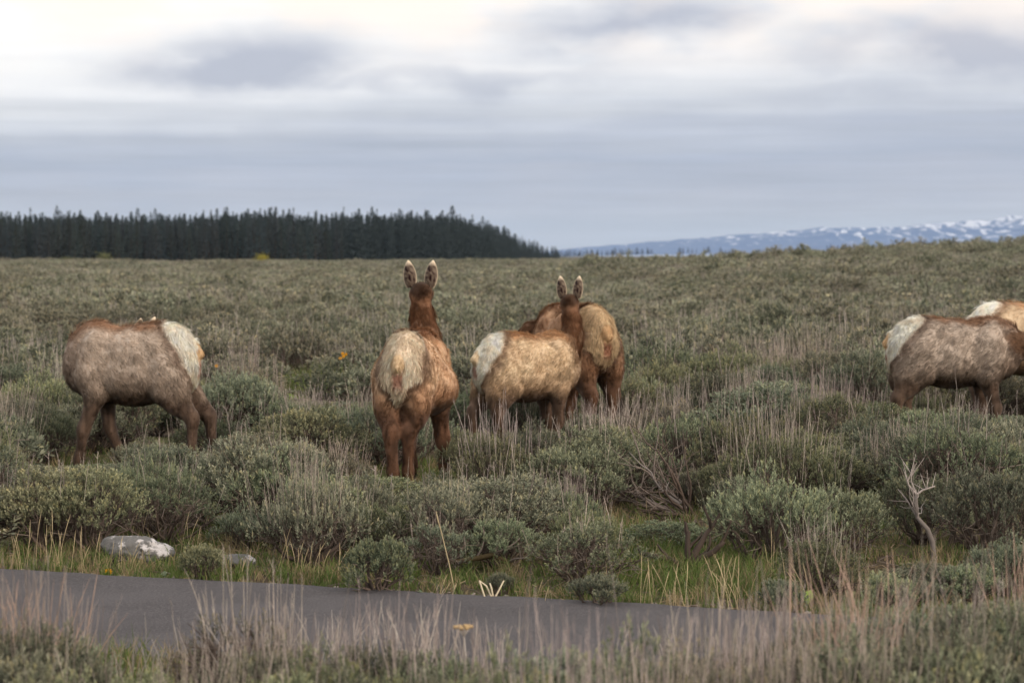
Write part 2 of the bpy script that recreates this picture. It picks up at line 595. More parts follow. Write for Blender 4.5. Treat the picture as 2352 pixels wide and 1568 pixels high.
def gn_scatter(name, pts, sc, rz, vi, sources, scz=None):
    """one object of instanced stuff: points carry scale, turn and variant"""
    me = bpy.data.meshes.new(name)
    me.vertices.add(len(pts))
    me.vertices.foreach_set('co', np.ascontiguousarray(pts, np.float32).ravel())
    for nm, ty, ar in (('sc', 'FLOAT', sc), ('scz', 'FLOAT', sc if scz is None else scz), ('rz', 'FLOAT', rz), ('vi', 'INT', vi)):
        a = me.attributes.new(nm, ty, 'POINT')
        a.data.foreach_set('value', np.ascontiguousarray(ar, np.int32 if ty == 'INT' else np.float32))
    o = obj(name, me)
    g = bpy.data.node_groups.new(name, 'GeometryNodeTree')
    g.interface.new_socket('Geometry', in_out='INPUT', socket_type='NodeSocketGeometry')
    g.interface.new_socket('Geometry', in_out='OUTPUT', socket_type='NodeSocketGeometry')
    gi = g.nodes.new('NodeGroupInput'); go = g.nodes.new('NodeGroupOutput')
    join = g.nodes.new('GeometryNodeJoinGeometry')
    for s in reversed(sources):
        oi = g.nodes.new('GeometryNodeObjectInfo')
        oi.inputs['Object'].default_value = s
        oi.inputs['As Instance'].default_value = True
        g.links.new(oi.outputs['Geometry'], join.inputs[0])
    def attr(nm, ty):
        n = g.nodes.new('GeometryNodeInputNamedAttribute')
        n.data_type = ty
        n.inputs['Name'].default_value = nm
        return n.outputs[0]
    ip = g.nodes.new('GeometryNodeInstanceOnPoints')
    g.links.new(gi.outputs[0], ip.inputs['Points'])
    g.links.new(join.outputs[0], ip.inputs['Instance'])
    ip.inputs['Pick Instance'].default_value = True
    g.links.new(attr('vi', 'INT'), ip.inputs['Instance Index'])
    cx = g.nodes.new('ShaderNodeCombineXYZ'); g.links.new(attr('rz', 'FLOAT'), cx.inputs[2])
    er = g.nodes.new('FunctionNodeEulerToRotation'); g.links.new(cx.outputs[0], er.inputs[0])
    g.links.new(er.outputs[0], ip.inputs['Rotation'])
    cs = g.nodes.new('ShaderNodeCombineXYZ')
    a = attr('sc', 'FLOAT')
    g.links.new(a, cs.inputs[0]); g.links.new(a, cs.inputs[1]); g.links.new(attr('scz', 'FLOAT'), cs.inputs[2])
    g.links.new(cs.outputs[0], ip.inputs['Scale'])
    g.links.new(ip.outputs[0], go.inputs[0])
    md = o.modifiers.new('scatter', 'NODES')
    md.node_group = g
    return o


def source(name, *meshes):
    """an unlinked carrier of one mesh for gn_scatter (first mesh only) """
    o = bpy.data.objects.new(name, meshes[0])
    return o


def merge(name, mats, *accs):
    """one mesh of several soups, one material slot each"""
    V, F, C, MI, n = [], [], [], [], 0
    for k, a in enumerate(accs):
        v, f, c = a.get()
        V.append(v); F.append(f + n); C.append(c); MI.append(np.full(len(f), k)); n += len(v)
    me = mesh(name, np.concatenate(V), np.concatenate(F), mats[0], np.concatenate(C), False)
    for m in mats[1:]:
        me.materials.append(m)
    me.polygons.foreach_set('material_index', np.concatenate(MI).astype(np.int32))
    return me


def build_forest():
    rng = np.random.default_rng(11)
    kinds = []
    for H, Rb, tp in ((14, 1.9, 0.85), (15, 2.2, 0.75), (12, 1.7, 0.8), (13, 2.3, 0.65), (16, 1.6, 0.95), (11, 2.0, 0.7)):
        kinds.append((H,) + conifer(rng, H, Rb, 1.0, tp, 330))
    kinds.append((17,) + conifer(rng, 17, 1.0, 0.5, 0.9, 260))          # thin spire
    # skyline of the wood, in photograph pixels, and how far off its edge stands
    skx = [-400, 0, 200, 420, 590, 700, 850, 960, 1030, 1090, 1130, 1180, 1215, 1250, 1275]
    sky = [496, 498, 497, 500, 488, 500, 492, 497, 496, 510, 520, 545, 560, 574, 580]
    dst_x, dst = [-400, 0, 700, 1000, 1130, 1250, 1300], [560, 580, 640, 720, 860, 1150, 1300]
    pts = []
    for row in range(9):
        px = -420.0 if row else -330.0
        while px < 1285:
            d = np.interp(px, dst_x, dst) * (1 + 0.02 * row) + rng.normal(0, 5) + row * 6
            x = (px - 1176) / FPX * d
            z = float(terrain(x, d))
            top = np.interp(px, skx, sky) + rng.normal(3, 7) + (9 if row < 2 else 0) * rng.random()
            if rng.random() < 0.12: top -= rng.uniform(6, 16)
            h = (HZ - top) / FPX * d + CAM_H - z
            pts.append((row, px, x, d, z, max(h, 2.0)))
            px += rng.uniform(7, 15) * np.interp(px, [900, 1250], [1.0, 0.55])
    # far, small conifers in front of the hills, standing past the low ridge
    far = []
    fl = [(1222, 584, 30, 1250), (1246, 584, 20, 1250), (1275, 584, 17, 1300)]
    for px in list(np.arange(1258, 1500, 6.5)) + [1560, 1570, 1580, 1590, 1600, 1612, 1624, 1655, 1898, 1910, 1922, 1932, 2010, 2020, 2104, 2112, 2124, 2250, 2262]:
        fl.append((px + rng.normal(0, 2), np.interp(px, [1258, 1500, 2300], [585, 577, 560]), rng.uniform(5, 12), 1700 + rng.uniform(-200, 200)))
    for px, py, hp, d in fl:
        far.append((99, px, (px - 1176) / FPX * d, d, CAM_H - (py + 6 - HZ) / FPX * d, (hp + 6) / FPX * d))
    near = sorted([p for p in pts if -20 < p[1]], key=lambda p: p[3])[:300 - len(far)]
    ids = set(map(id, near))
    rest = [p for p in pts if id(p) not in ids]
    for p in near + far:
        row, px, x, d, z, h = p
        k = rng.integers(0, 7) if rng.random() < 0.35 else rng.integers(0, 6)
        H, tm, cm = kinds[k]
        if row == 99:
            lab, grp = 'tiny distant conifer in front of the blue snow-streaked hills', 'far conifers below the hills'
            z = min(z, float(terrain(x, d))) if False else z
        elif px > 1120:
            lab, grp = 'low dark conifer at the sloping end of the forest edge', 'conifers at the sloping forest end'
        else:
            form = ('full-coned', 'broad', 'slim', 'wide-skirted', 'narrow tapering', 'stocky', 'thin spire-like')[k]
            size = 'tall' if h > 12.5 else ('middling' if h > 10.5 else 'short')
            lab = '%s %s dark conifer along the forest edge beyond the sagebrush' % (size, form)
            grp = '%s %s conifers of the forest edge' % (size, form)
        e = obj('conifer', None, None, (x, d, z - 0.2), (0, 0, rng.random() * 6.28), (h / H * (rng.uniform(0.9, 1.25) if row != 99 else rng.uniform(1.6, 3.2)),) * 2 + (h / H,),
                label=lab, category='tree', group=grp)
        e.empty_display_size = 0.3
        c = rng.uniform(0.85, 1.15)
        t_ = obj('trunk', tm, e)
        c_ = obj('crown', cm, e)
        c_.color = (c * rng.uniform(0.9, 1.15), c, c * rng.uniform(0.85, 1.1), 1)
    src = []
    for H, tm, cm in kinds:
        s = bpy.data.objects.new('conifer_source', cm)
        src.append(s)
    vi = np.array([rng.integers(0, 6) for _ in rest])
    Hs = np.array([kinds[v][0] for v in vi])
    hh = np.array([p[5] for p in rest])
    gn_ = gn_scatter('forest', np.array([(p[2], p[3], p[4] - 0.2) for p in rest]), hh / Hs * rng.uniform(1.0, 1.3, len(rest)), rng.random(len(rest)) * 6.28, vi, src, hh / Hs)
    gn_['kind'] = 'stuff'
    gn_['label'] = 'dense dark conifer forest behind the first row of trees'
    gn_['category'] = 'forest'


build_forest()

# hazy valley floor rise under the far conifers is the ground itself; they stand beyond the low ridge

# ------------------------------------------------------------------ sagebrush
C_DARK, C_MID, C_PALE, C_YEL = (np.array(lin(*c)) for c in ((70, 78, 68), (107, 113, 96), (145, 148, 128), (154, 150, 116)))
C_WOOD = np.array(lin(92, 82, 76)); C_WOOD2 = np.array(lin(128, 118, 110))
C_STALK = np.array(lin(188, 179, 172)); C_STALK2 = np.array(lin(152, 144, 140))


def leaves(rng, P, A, L, m, leafL, leafW, tipy):
    """m narrow leaves up each shoot: P root, A axis, L length"""
    n = len(P)
    t = (np.arange(m)[None] + rng.random((n, m))) / m
    a = rng.random((n, m)) * 6.283
    u = unit(np.cross(A, np.array([0.3, 0.5, 0.81])))
    v = np.cross(A, u)
    perp = u[:, None] * np.cos(a)[..., None] + v[:, None] * np.sin(a)[..., None]
    D = unit(A[:, None] * (0.55 + 0.5 * t)[..., None] + perp * (0.85 - 0.35 * t)[..., None] + rng.normal(0, 0.12, (n, m, 3)))
    B = P[:, None] + A[:, None] * (L[:, None] * t)[..., None]
    ll = leafL * rng.uniform(0.65, 1.25, (n, m))[..., None]
    W = unit(np.cross(D, rng.normal(0, 1, (n, m, 3)))) * leafW * rng.uniform(0.7, 1.2, (n, m))[..., None] * 0.5
    mid = B + D * ll * 0.68
    V = np.stack([B, mid + W, B + D * ll, mid - W], 2).reshape(-1, 3)
    i = np.arange(n * m)[:, None] * 4
    F = np.concatenate([i + np.array([[0, 1, 2]]), i + np.array([[0, 2, 3]])])
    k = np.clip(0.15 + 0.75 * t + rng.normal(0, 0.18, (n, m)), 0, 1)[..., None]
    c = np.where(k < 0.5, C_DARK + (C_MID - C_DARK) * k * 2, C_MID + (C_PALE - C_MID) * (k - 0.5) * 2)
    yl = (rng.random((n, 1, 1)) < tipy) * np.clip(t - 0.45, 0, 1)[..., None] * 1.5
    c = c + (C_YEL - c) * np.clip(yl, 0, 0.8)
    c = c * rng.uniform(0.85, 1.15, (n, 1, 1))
    return V, F, np.repeat(c.reshape(-1, 3), 4, axis=0)


def sage(rng, Rr, H, nl, per, m, leafL, leafW, nstalk, twigs, lrad=(0.10, 0.17), tipy=0.25, open_=0.0, stalkL=(0.18, 0.42), tall=1.0):
    fo, wo, st = Acc(), Acc(), Acc()
    ga = rng.random() * 6.28
    lob = []
    for i in range(nl):
        a = ga + i * 2.39996 + rng.normal(0, 0.25)
        r = Rr * math.sqrt((i + 0.5) / nl) * rng.uniform(0.78, 0.98)
        rad = rng.uniform(*lrad)
        zc = H * (0.92 - 0.50 * (r / Rr) ** 2) * rng.uniform(0.80, 1.06) - rad * 0.6
        lob.append((np.array([math.cos(a) * r, math.sin(a) * r, max(zc, 0.09)]), rad))
    for c, rad in lob:
        n = per
        d = unit(rng.normal(0, 1, (n, 3)) + np.array([0, 0, 0.55]))
        q = rng.random((n, 1)) ** 0.5
        P = c + d * rad * np.array([1.05, 1.05, 0.85]) * (0.45 + 0.55 * q)
        A = unit(d * 0.55 + unit(c * np.array([1, 1, 0.3]))[None] * 0.25 + np.array([0, 0, 0.85]) + rng.normal(0, 0.2, (n, 3)))
        L = rng.uniform(0.035, 0.085, n)
        keep = P[:, 2] > 0.03
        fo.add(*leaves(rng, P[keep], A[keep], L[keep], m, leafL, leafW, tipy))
        # limb: root to lobe
        k0 = np.array([rng.normal(0, 0.03), rng.normal(0, 0.03), -0.03])
        h = np.array([c[0] * 0.45, c[1] * 0.45, c[2] * rng.uniform(0.2, 0.45)]) + rng.normal(0, 0.03, 3)
        pts = np.array([k0, (k0 + h) / 2 + rng.normal(0, 0.02, 3), h, (h + c) / 2 + rng.normal(0, 0.025, 3), c])
        wo.tube(pts, np.array([0.020, 0.016, 0.012, 0.009, 0.005]), C_WOOD * rng.uniform(0.7, 1.15), 4)
        for j in range(0, n, 4):
            p = P[j]
            b = h + (c - h) * rng.uniform(0.3, 1.0)
            wo.tube(np.array([b, (b + p) / 2 + rng.normal(0, 0.012, 3), p + A[j] * 0.03]), np.array([0.0045, 0.0035, 0.002]), C_WOOD * rng.uniform(0.7, 1.2), 3, False)
        for _ in range(twigs):
            b = h + (c - h) * rng.uniform(0.0, 0.9)
            e = b + unit(np.array([c[0], c[1], 0.15]) + rng.normal(0, 0.35, 3)) * rng.uniform(0.08, 0.26)
            e[2] = max(e[2], 0.02)
            mid = (b + e) / 2 + rng.normal(0, 0.03, 3)
            wo.tube(np.array([b, mid, e]), np.array([0.005, 0.0035, 0.0015]), (C_WOOD if rng.random() < 0.5 else C_WOOD2) * rng.uniform(0.8, 1.1), 3, False)
    for i in range(nstalk):
        c, rad = lob[int(nl * rng.random() ** 1.6)]
        p = c + np.array([rng.normal(0, rad * 0.6), rng.normal(0, rad * 0.6), rad * 0.3])
        lean = unit(np.array([c[0] * 0.35 + 0.05, c[1] * 0.35, 1.0]) + rng.normal(0, 0.10, 3))
        LL = rng.uniform(*stalkL) * tall
        bend = np.array([rng.normal(0, 0.03), rng.normal(0, 0.03), 0]) * LL * 2
        ts = np.linspace(0, 1, 5)
        pts = p + lean * (LL * ts)[:, None] + bend * (ts ** 2)[:, None]
        cc = (C_STALK if rng.random() < 0.6 else C_STALK2) * rng.uniform(0.75, 1.1)
        st.tube(pts, np.array([0.0022, 0.0020, 0.0022, 0.0019, 0.0008]), cc, 3, False)
        nb = rng.integers(5, 10)
        for tt in rng.uniform(0.35, 0.95, nb):
            q = p + lean * LL * tt + bend * tt ** 2
            dd = unit(lean + rng.normal(0, 0.28, 3)) * rng.uniform(0.03, 0.07)
            ww = unit(rng.normal(0, 1, 3)) * 0.0018
            st.add(np.array([q - ww, q + ww, q + dd]), [[0, 1, 2]], cc)
    return fo, wo, st


rs = np.random.default_rng(5)
SAGE = []     # (radius, height, foliage, branches, stalks, style)


def add_kind(style, Rr, H, nl, per, m, ns, tw, **kw):
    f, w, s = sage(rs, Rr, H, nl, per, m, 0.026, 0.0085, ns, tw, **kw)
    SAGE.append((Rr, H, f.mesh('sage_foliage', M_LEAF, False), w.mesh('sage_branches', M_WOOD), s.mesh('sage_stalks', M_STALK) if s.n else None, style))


add_kind('dense', 0.52, 0.66, 22, 44, 13, 4, 3)
add_kind('dense', 0.60, 0.60, 26, 40, 13, 5, 4)
add_kind('dense', 0.46, 0.74, 20, 46, 13, 6, 3)
add_kind('stalky', 0.52, 0.58, 20, 38, 12, 64, 4, stalkL=(0.2, 0.46))
add_kind('stalky', 0.60, 0.52, 22, 36, 12, 84, 5, stalkL=(0.18, 0.42))
add_kind('open', 0.60, 0.62, 22, 26, 12, 14, 14, lrad=(0.07, 0.12))
add_kind('open', 0.52, 0.70, 18, 28, 12, 16, 13, lrad=(0.07, 0.12))
add_kind('round', 0.30, 0.36, 13, 40, 13, 0, 1, lrad=(0.07, 0.10), tipy=0.45)
add_kind('round', 0.27, 0.40, 12, 42, 13, 0, 1, lrad=(0.07, 0.10), tipy=0.2)
add_kind('bare', 0.45, 0.55, 16, 7, 9, 24, 30, lrad=(0.06, 0.10))

# coarser relatives for the distance: mid range and far
LOD = []
for Rr, H, ns in ((0.55, 0.64, 2), (0.62, 0.58, 5), (0.50, 0.68, 9), (0.58, 0.55, 20)):
    f, w, s = sage(rs, Rr, H, 15, 15, 8, 0.050, 0.019, ns, 4, stalkL=(0.16, 0.36))
    LOD.append(merge('sage_mid', [M_LEAF, M_WOOD, M_STALK], f, w, s))
for Rr, H, ns in ((0.62, 0.58, 8), (0.68, 0.52, 30), (0.58, 0.62, 3)):
    f, w, s = sage(rs, Rr, H, 9, 9, 5, 0.10, 0.045, ns, 1, lrad=(0.14, 0.22), stalkL=(0.14, 0.3))
    LOD.append(merge('sage_far', [M_LEAF, M_WOOD, M_STALK], f, w, s))
STY = {}
for i, k in enumerate(SAGE):
    STY.setdefault(k[5], []).append(i)

# shrubs one can point out in the photograph: centre px, foot px, width px, height px, style, tint, label
G, B_, Y_, GR = (0.94, 1.04, 0.93), (0.93, 1.01, 1.0), (1.03, 1.05, 0.88), (1.03, 0.99, 1.0)
KEY = [
    (868, 1366, 170, 126, 'round', G, 'small rounded green sagebrush right at the far edge of the asphalt path'),
    (462, 1334, 112, 88, 'round', Y_, 'small yellowish round sagebrush beside the white lichen rock'),
    (1372, 1398, 128, 82, 'round', B_, 'low bluish sagebrush at the path edge below the twiggy bush'),
    (1150, 1368, 66, 56, 'round', B_, 'tiny blue-green sagebrush sprout beside the pale forked sticks'),
    (1800, 1412, 110, 84, 'round', B_, 'small blue-green sagebrush at the path edge by the pink dry stalks'),
    (2045, 1405, 130, 85, 'round', G, 'small pale green sagebrush under the bleached dead branch'),
    (352, 1232, 260, 190, 'dense', G, 'dark dense sagebrush right behind the white lichen rock'),
    (100, 1266, 285, 225, 'dense', Y_, 'large yellow-green sagebrush beside the white lichen rock'),
    (565, 1262, 170, 100, 'dense', B_, 'low grey sagebrush right behind the smaller rock'),
    (640, 1200, 230, 125, 'stalky', G, None),
    (850, 1225, 330, 170, 'dense', Y_, 'broad pale sagebrush before the hind hooves of the elk seen from behind'),
    (1020, 1300, 300, 200, 'open', GR, 'open twiggy sagebrush over the mossy fallen log'),
    (1210, 1250, 250, 170, 'open', GR, None),
    (1340, 1350, 330, 255, 'open', G, 'big open twiggy sagebrush with pale side branches by the path'),
    (1780, 1300, 340, 220, 'dense', G, 'big leaning grey-green sagebrush with dark trunks by the path verge'),
    (1935, 1280, 250, 170, 'dense', G, None),
    (2275, 1280, 300, 215, 'dense', B_, 'wide sagebrush behind the bleached dead branch'),
    (2120, 1250, 240, 170, 'dense', G, None),
    (2215, 1395, 170, 100, 'round', G, None),
    (2120, 1400, 130, 70, 'round', B_, None),
    (2310, 1370, 210, 140, 'dense', B_, None),
    (1750, 1125, 140, 150, 'dense', B_, None),
    (1900, 1160, 230, 140, 'dense', Y_, None),
    (2060, 1140, 230, 130, 'stalky', GR, None),
    (1090, 1112, 170, 140, 'dense', Y_, None),
    (1205, 1030, 200, 130, 'stalky', B_, 'grey-green sagebrush covering the legs of the pale elk'),
    (1120, 1010, 140, 95, 'stalky', GR, None),
    (1440, 1060, 250, 130, 'stalky', GR, None),
    (1545, 1060, 220, 140, 'stalky', GR, None),
    (1350, 1035, 160, 110, 'stalky', B_, None),
    (560, 985, 220, 150, 'stalky', GR, None),
    (650, 1010, 200, 130, 'stalky', GR, None),
    (480, 1055, 190, 100, 'stalky', G, None),
    (610, 1100, 230, 110, 'dense', G, None),
    (770, 1120, 180, 85, 'stalky', GR, None),
    (845, 1018, 120, 85, 'dense', B_, None),
    (740, 1035, 160, 80, 'dense', GR, None),
    (330, 1085, 190, 80, 'stalky', GR, None),
    (230, 1110, 200, 90, 'stalky', GR, None),
    (60, 1110, 190, 120, 'stalky', GR, None),
    (2120, 1000, 180, 95, 'stalky', Y_, None),
    (2240, 1015, 190, 95, 'stalky', GR, None),
    (2050, 1010, 190, 100, 'stalky', G, None),
    (2330, 1025, 160, 90, 'dense', B_, None),
    (1690, 1000, 220, 130, 'dense', G, None),
    (1830, 1010, 220, 130, 'dense', G, None),
    (1930, 960, 190, 120, 'dense', B_, None),
]
# bushes on the near side of the path: px, top px, distance, width m, style, tint, label
FRONT = [
    (40, 1405, 10.6, 1.0, 'stalky', GR, 'stalky sagebrush on the near verge below the pinkish-grey dry stalks'),
    (-60, 1450, 10.0, 1.0, 'dense', GR, None),
    (545, 1385, 11.6, 0.8, 'bare', GR, 'dark half-bare sagebrush skeleton on the near verge'),
    (330, 1530, 10.2, 0.8, 'dense', Y_, None),
    (560, 1535, 9.4, 0.9, 'dense', Y_, None),
    (760, 1490, 10.0, 0.9, 'dense', Y_, None),
    (900, 1525, 9.6, 0.9, 'dense', GR, None),
    (690, 1490, 11.2, 0.7, 'bare', GR, None),
    (1080, 1525, 9.8, 0.9, 'dense', GR, None),
    (1270, 1475, 9.8, 0.9, 'dense', B_, None),
    (1420, 1450, 9.9, 0.95, 'dense', G, None),
    (1190, 1500, 9.3, 0.9, 'dense', Y_, None),
    (1570, 1490, 9.6, 0.95, 'dense', GR, None),
    (1700, 1520, 9.7, 0.9, 'stalky', GR, None),
    (1830, 1500, 9.4, 0.8, 'bare', GR, None),
    (1950, 1450, 9.8, 0.95, 'dense', GR, None),
    (2090, 1432, 9.6, 1.1, 'dense', G, 'large grey-green sagebrush on the near verge opposite the bleached branch'),
    (2230, 1412, 9.8, 1.1, 'dense', GR, None),
    (2370, 1420, 10.0, 1.0, 'dense', G, None),
    (2290, 1370, 11.2, 1.0, 'dense', GR, None),
]

FRONT += [(1890, 1405, 11.2, 0.75, 'dense', GR, None), (1990, 1385, 11.2, 0.8, 'dense', G, None), (2105, 1378, 11.0, 0.85, 'dense', B_, None), (2215, 1385, 10.9, 0.9, 'dense', G, None),
          (2330, 1365, 10.9, 0.9, 'dense', GR, None), (2160, 1440, 9.9, 0.9, 'stalky', GR, None), (1800, 1455, 10.9, 0.7, 'stalky', GR, None), (620, 1475, 10.9, 0.8, 'stalky', GR, None), (850, 1470, 10.8, 0.8, 'stalky', GR, None),
          (1010, 1490, 10.6, 0.8, 'stalky', G, None), (1640, 1490, 10.4, 0.8, 'stalky', GR, None), (110, 1455, 11.3, 0.8, 'stalky', G, None)]
FRONT_FILL = [(200, 1560, 9.9), (450, 1580, 9.6), (1000, 1570, 9.2), (1500, 1560, 9.3), (650, 1580, 9.2), (2000, 1560, 9.0), (2180, 1560, 8.8), (1330, 1560, 8.9), (90, 1560, 9.2)]


LANDMARKS = []      # (x, y, words) of things one can find in the photograph
LOOK = dict(dense='leafy', stalky='stalk-bristling', open='open twiggy', bare='half-bare', round='small round')
HUE = {}
# how high growth in front of each animal may reach: photograph px range, upper px limit, distance of the animal
LIMITS = [(120, 235, 1062, 25.8), (235, 300, 1005, 25.8), (300, 395, 965, 25.8), (395, 475, 985, 25.8),
          (880, 912, 1060, 24.6), (912, 985, 1086, 24.6), (985, 1012, 1055, 24.6), (1012, 1060, 975, 24.6),
          (1075, 1135, 965, 27.2), (1135, 1265, 900, 27.2), (1265, 1335, 935, 27.2), (1335, 1425, 945, 28.4),
          (2090, 2165, 1288, 17.9), (1455, 1615, 1192, 20.8), (238, 380, 1300, 18.4), (1510, 1640, 1330, 17.2), (668, 866, 918, 38.5),
          (2040, 2140, 915, 28), (2140, 2300, 925, 28), (2300, 2352, 945, 28)]


def sage_label(x, y, style, tint):
    best, bd = None, 1.7
    for lx, ly, w in LANDMARKS:
        d = math.hypot(x - lx, y - ly)
        if d < bd: best, bd = w, d
    off = y - PATH_FAR - float(path_off(x))
    if off < 0: place = 'on the near side of the asphalt path'
    elif best: place = 'beside ' + best
    elif off < 1.6: place = 'along the far verge of the asphalt path'
    elif y < 24.3: place = 'in the open between path and elk'
    else: place = 'on the flat behind the elk'
    return '%s %s sagebrush %s' % (HUE[tint], LOOK[style], place), '%s sagebrush %s' % (HUE[tint], place)


def place_sage(x, y, width, height, style, tint, label, group, rng):
    px = 1176 + x / y * FPX
    wp = width / y * FPX
    z0 = float(terrain(x, y))
    for a, b, lim, dm in LIMITS:
        if y < dm and px + 0.42 * wp > a and px - 0.42 * wp < b:
            hm = CAM_H - z0 - (lim - HZ) / FPX * y
            if hm < height:
                if hm < 0.14: return None
                height = hm
                if style == 'stalky' and label is None and lim > 1000: style = 'dense'
    if label is None:
        label, group = sage_label(x, y, style, tint)
    k = STY[style][rng.integers(0, len(STY[style]))]
    Rr, H, fm, wm, sm, _ = SAGE[k]
    sx = width / (2 * Rr * 1.12)
    sz = height / (H * 1.02)
    e = obj('sagebrush', None, None, (x, y, float(terrain(x, y)) - 0.01), (0, 0, rng.random() * 6.28), (sx, sx, sz), label=label, category='shrub')
    if group: e['group'] = group
    e.empty_display_size = 0.2
    f = obj('foliage', fm, e)
    f.color = tuple(np.clip(np.array(tint) * rng.uniform(0.9, 1.1), 0, 2)) + (1,)
    obj('branches', wm, e)
    f['kind'] = 'stuff'
    if sm is not None:
        s = obj('dry_stalks', sm, e, kind='stuff')
        q = rng.uniform(0.8, 1.05)
        s.color = (q, q * rng.uniform(0.94, 1.0), q * rng.uniform(0.9, 1.0), 1)
    return e


ELK_POS = []


def build_sage(elk_xy):
    HUE.update({G: 'green', B_: 'blue-green', Y_: 'yellow-green', GR: 'grey'})
    for (ex, ey), w in zip(elk_xy, ('the grey elk whose head is hidden', 'the reddish elk seen from behind', 'the pale elk', 'the rust-brown elk', 'the grazing grey elk', 'the half-hidden pale elk')):
        LANDMARKS.append((ex, ey, w))
    for px, py, w in ((305, 1272, 'the white lichen rock'), (2148, 1290, 'the bleached dead branch'), (1590, 1190, 'the sprawling dead sagebrush'), (1590, 1310, 'the dark dead stump'), (780, 905, 'the bright green plants')):
        LANDMARKS.append(ground_pt(px, py) + (w,))
    rng = np.random.default_rng(21)
    taken = []
    n = 0
    for px, py, w, h, sty, tint, lab in KEY:
        x, y = ground_pt(px, py)
        s = y / FPX
        grp = None
        place_sage(x, y, w * s * 1.06, h * s * 1.03, sty, tint, lab, grp, rng)
        taken.append((x, y, w * s * 0.5)); n += 1
    for px, top, d, w, sty, tint, lab in FRONT + [(a, b, c, 0.85, ['dense', 'stalky'][i % 2], Y_, None) for i, (a, b, c) in enumerate(FRONT_FILL)]:
        x = (px - 1176) / FPX * d
        h = CAM_H - (top - HZ) / FPX * d
        grp = None
        place_sage(x, d, w, h, sty, tint, lab, grp, rng)
        n += 1
    taken = np.array(taken)
    # the open flat
    pts = []
    for y0, y1, sp in ((16.0, 25, 0.74), (25, 60, 0.86), (60, 150, 1.2), (150, 300, 1.7), (300, 820, 3.4)):
        y = y0
        while y < y1:
            half = 0.235 * y + 4
            xs = np.arange(-half, half, sp)
            xs = xs + rng.uniform(-0.45, 0.45, len(xs)) * sp
            yy = y + rng.uniform(-0.45, 0.45, len(xs)) * sp
            for x, v in zip(xs, yy): pts.append((x, v, sp))
            y += sp * 0.92
    P = np.array(pts)
    keep = ~on_path(P[:, 0], P[:, 1], 0.55)
    keep &= P[:, 1] > PATH_FAR + path_off(P[:, 0]) + 0.55
    clus = vnoise(np.stack([P[:, 0], P[:, 1], 0 * P[:, 0]], -1), 0.30, 4)
    keep &= rng.random(len(P)) > 0.08 + 0.6 * sstep(0.58, 0.75, clus) * (P[:, 1] < 90)
    for ex, ey in elk_xy:       # the animals stand in trodden gaps, seen over low growth
        dx, dy = P[:, 0] - ex, P[:, 1] - ey
        keep &= ~((np.abs(dx) < 0.95) & (dy > -0.6) & (dy < 0.6))
        keep &= ~((np.abs(dx * 1.0) < 0.9) & (dy > -3.0) & (dy < -0.5) & (rng.random(len(P)) < 0.75))
    for tx, ty, tr in taken:
        keep &= ~(((P[:, 0] - tx) ** 2 + (P[:, 1] - ty) ** 2) < (0.75 * max(tr, 0.2)) ** 2)
    # bare strip: boulders, dead wood and the open verge behind the path
    verge = P[:, 1] < PATH_FAR + path_off(P[:, 0]) + 0.95
    keep &= ~(verge & (rng.random(len(P)) < 0.6))
    gap = (np.abs(P[:, 0] - 1.15) < 0.45) & (P[:, 1] < 18.6)
    keep &= ~(gap & (rng.random(len(P)) < 0.8))
    yel = (np.abs(P[:, 0] + 2.75) < 0.95) & (np.abs(P[:, 1] - 40.0) < 3.2) & (rng.random(len(P)) < 0.85)
    keep &= ~yel
    P = P[keep]
    P = P[np.argsort(P[:, 1])]
    inview = np.abs(P[:, 0]) < 0.203 * P[:, 1] + 0.35
    idx = np.where(inview)[0][:max(0, 300 - n)]
    dmax = P[idx[-1], 1]
    one = np.zeros(len(P), bool); one[idx] = True
    big = vnoise(np.stack([P[:, 0], P[:, 1], 0 * P[:, 0]], -1), 0.16, 9)
    for (x, y, sp) in P[one]:
        b = float(vnoise(np.array([x, y, 0.0]), 0.16, 9))
        u = rng.random()
        sty = 'dense' if u < 0.62 - 0.3 * (b - 0.5) else ('stalky' if u < 0.80 else 'open')
        h = rng.uniform(0.36, 0.92) * (0.8 + 0.4 * b)
        if y < 19.5: h *= 0.8
        if y < PATH_FAR + path_off(x) + 1.1: h *= 0.6
        tint = [G, B_, Y_, GR][rng.integers(0, 4)]
        place_sage(x, y, max(0.6, h * rng.uniform(1.3, 1.9)), h, sty, tint, None, None, rng)
    Q = P[~one]
    s = np.where(Q[:, 1] > 300, 3.4, np.where(Q[:, 1] > 150, 1.75, np.where(Q[:, 1] > 60, 1.25, 1.08))) * rng.uniform(0.55, 1.45, len(Q))
    sz = np.where(Q[:, 1] > 300, 1.25, np.where(Q[:, 1] > 150, 1.15, 1.02)) * rng.uniform(0.5, 1.5, len(Q)) * (0.75 + 0.5 * vnoise(np.stack([Q[:, 0], Q[:, 1] * 0.5, 0 * Q[:, 0]], -1), 0.22, 41))
    ridge = (Q[:, 1] > 225) & (Q[:, 1] < 275) & (Q[:, 0] > 0.02 * Q[:, 1])
    sz = np.where(ridge, sz * rng.uniform(0.9, 1.8, len(Q)), sz)
    vi = np.where(Q[:, 1] < 75, rng.integers(0, 4, len(Q)), rng.integers(4, 7, len(Q)))
    pts = np.stack([Q[:, 0], Q[:, 1], terrain(Q[:, 0], Q[:, 1]) - 0.02], -1)
    src = [bpy.data.objects.new('sagebrush_source', m) for m in LOD]
    o = gn_scatter('sagebrush_flat', pts, s, rng.random(len(Q)) * 6.28, vi, src, sz)
    o['kind'] = 'stuff'
    o['label'] = 'grey-green sagebrush flat stretching from behind the elk to the forest'
    o['category'] = 'sagebrush'
    print('sage single', n + len(idx), 'to', dmax, 'rest', len(Q))


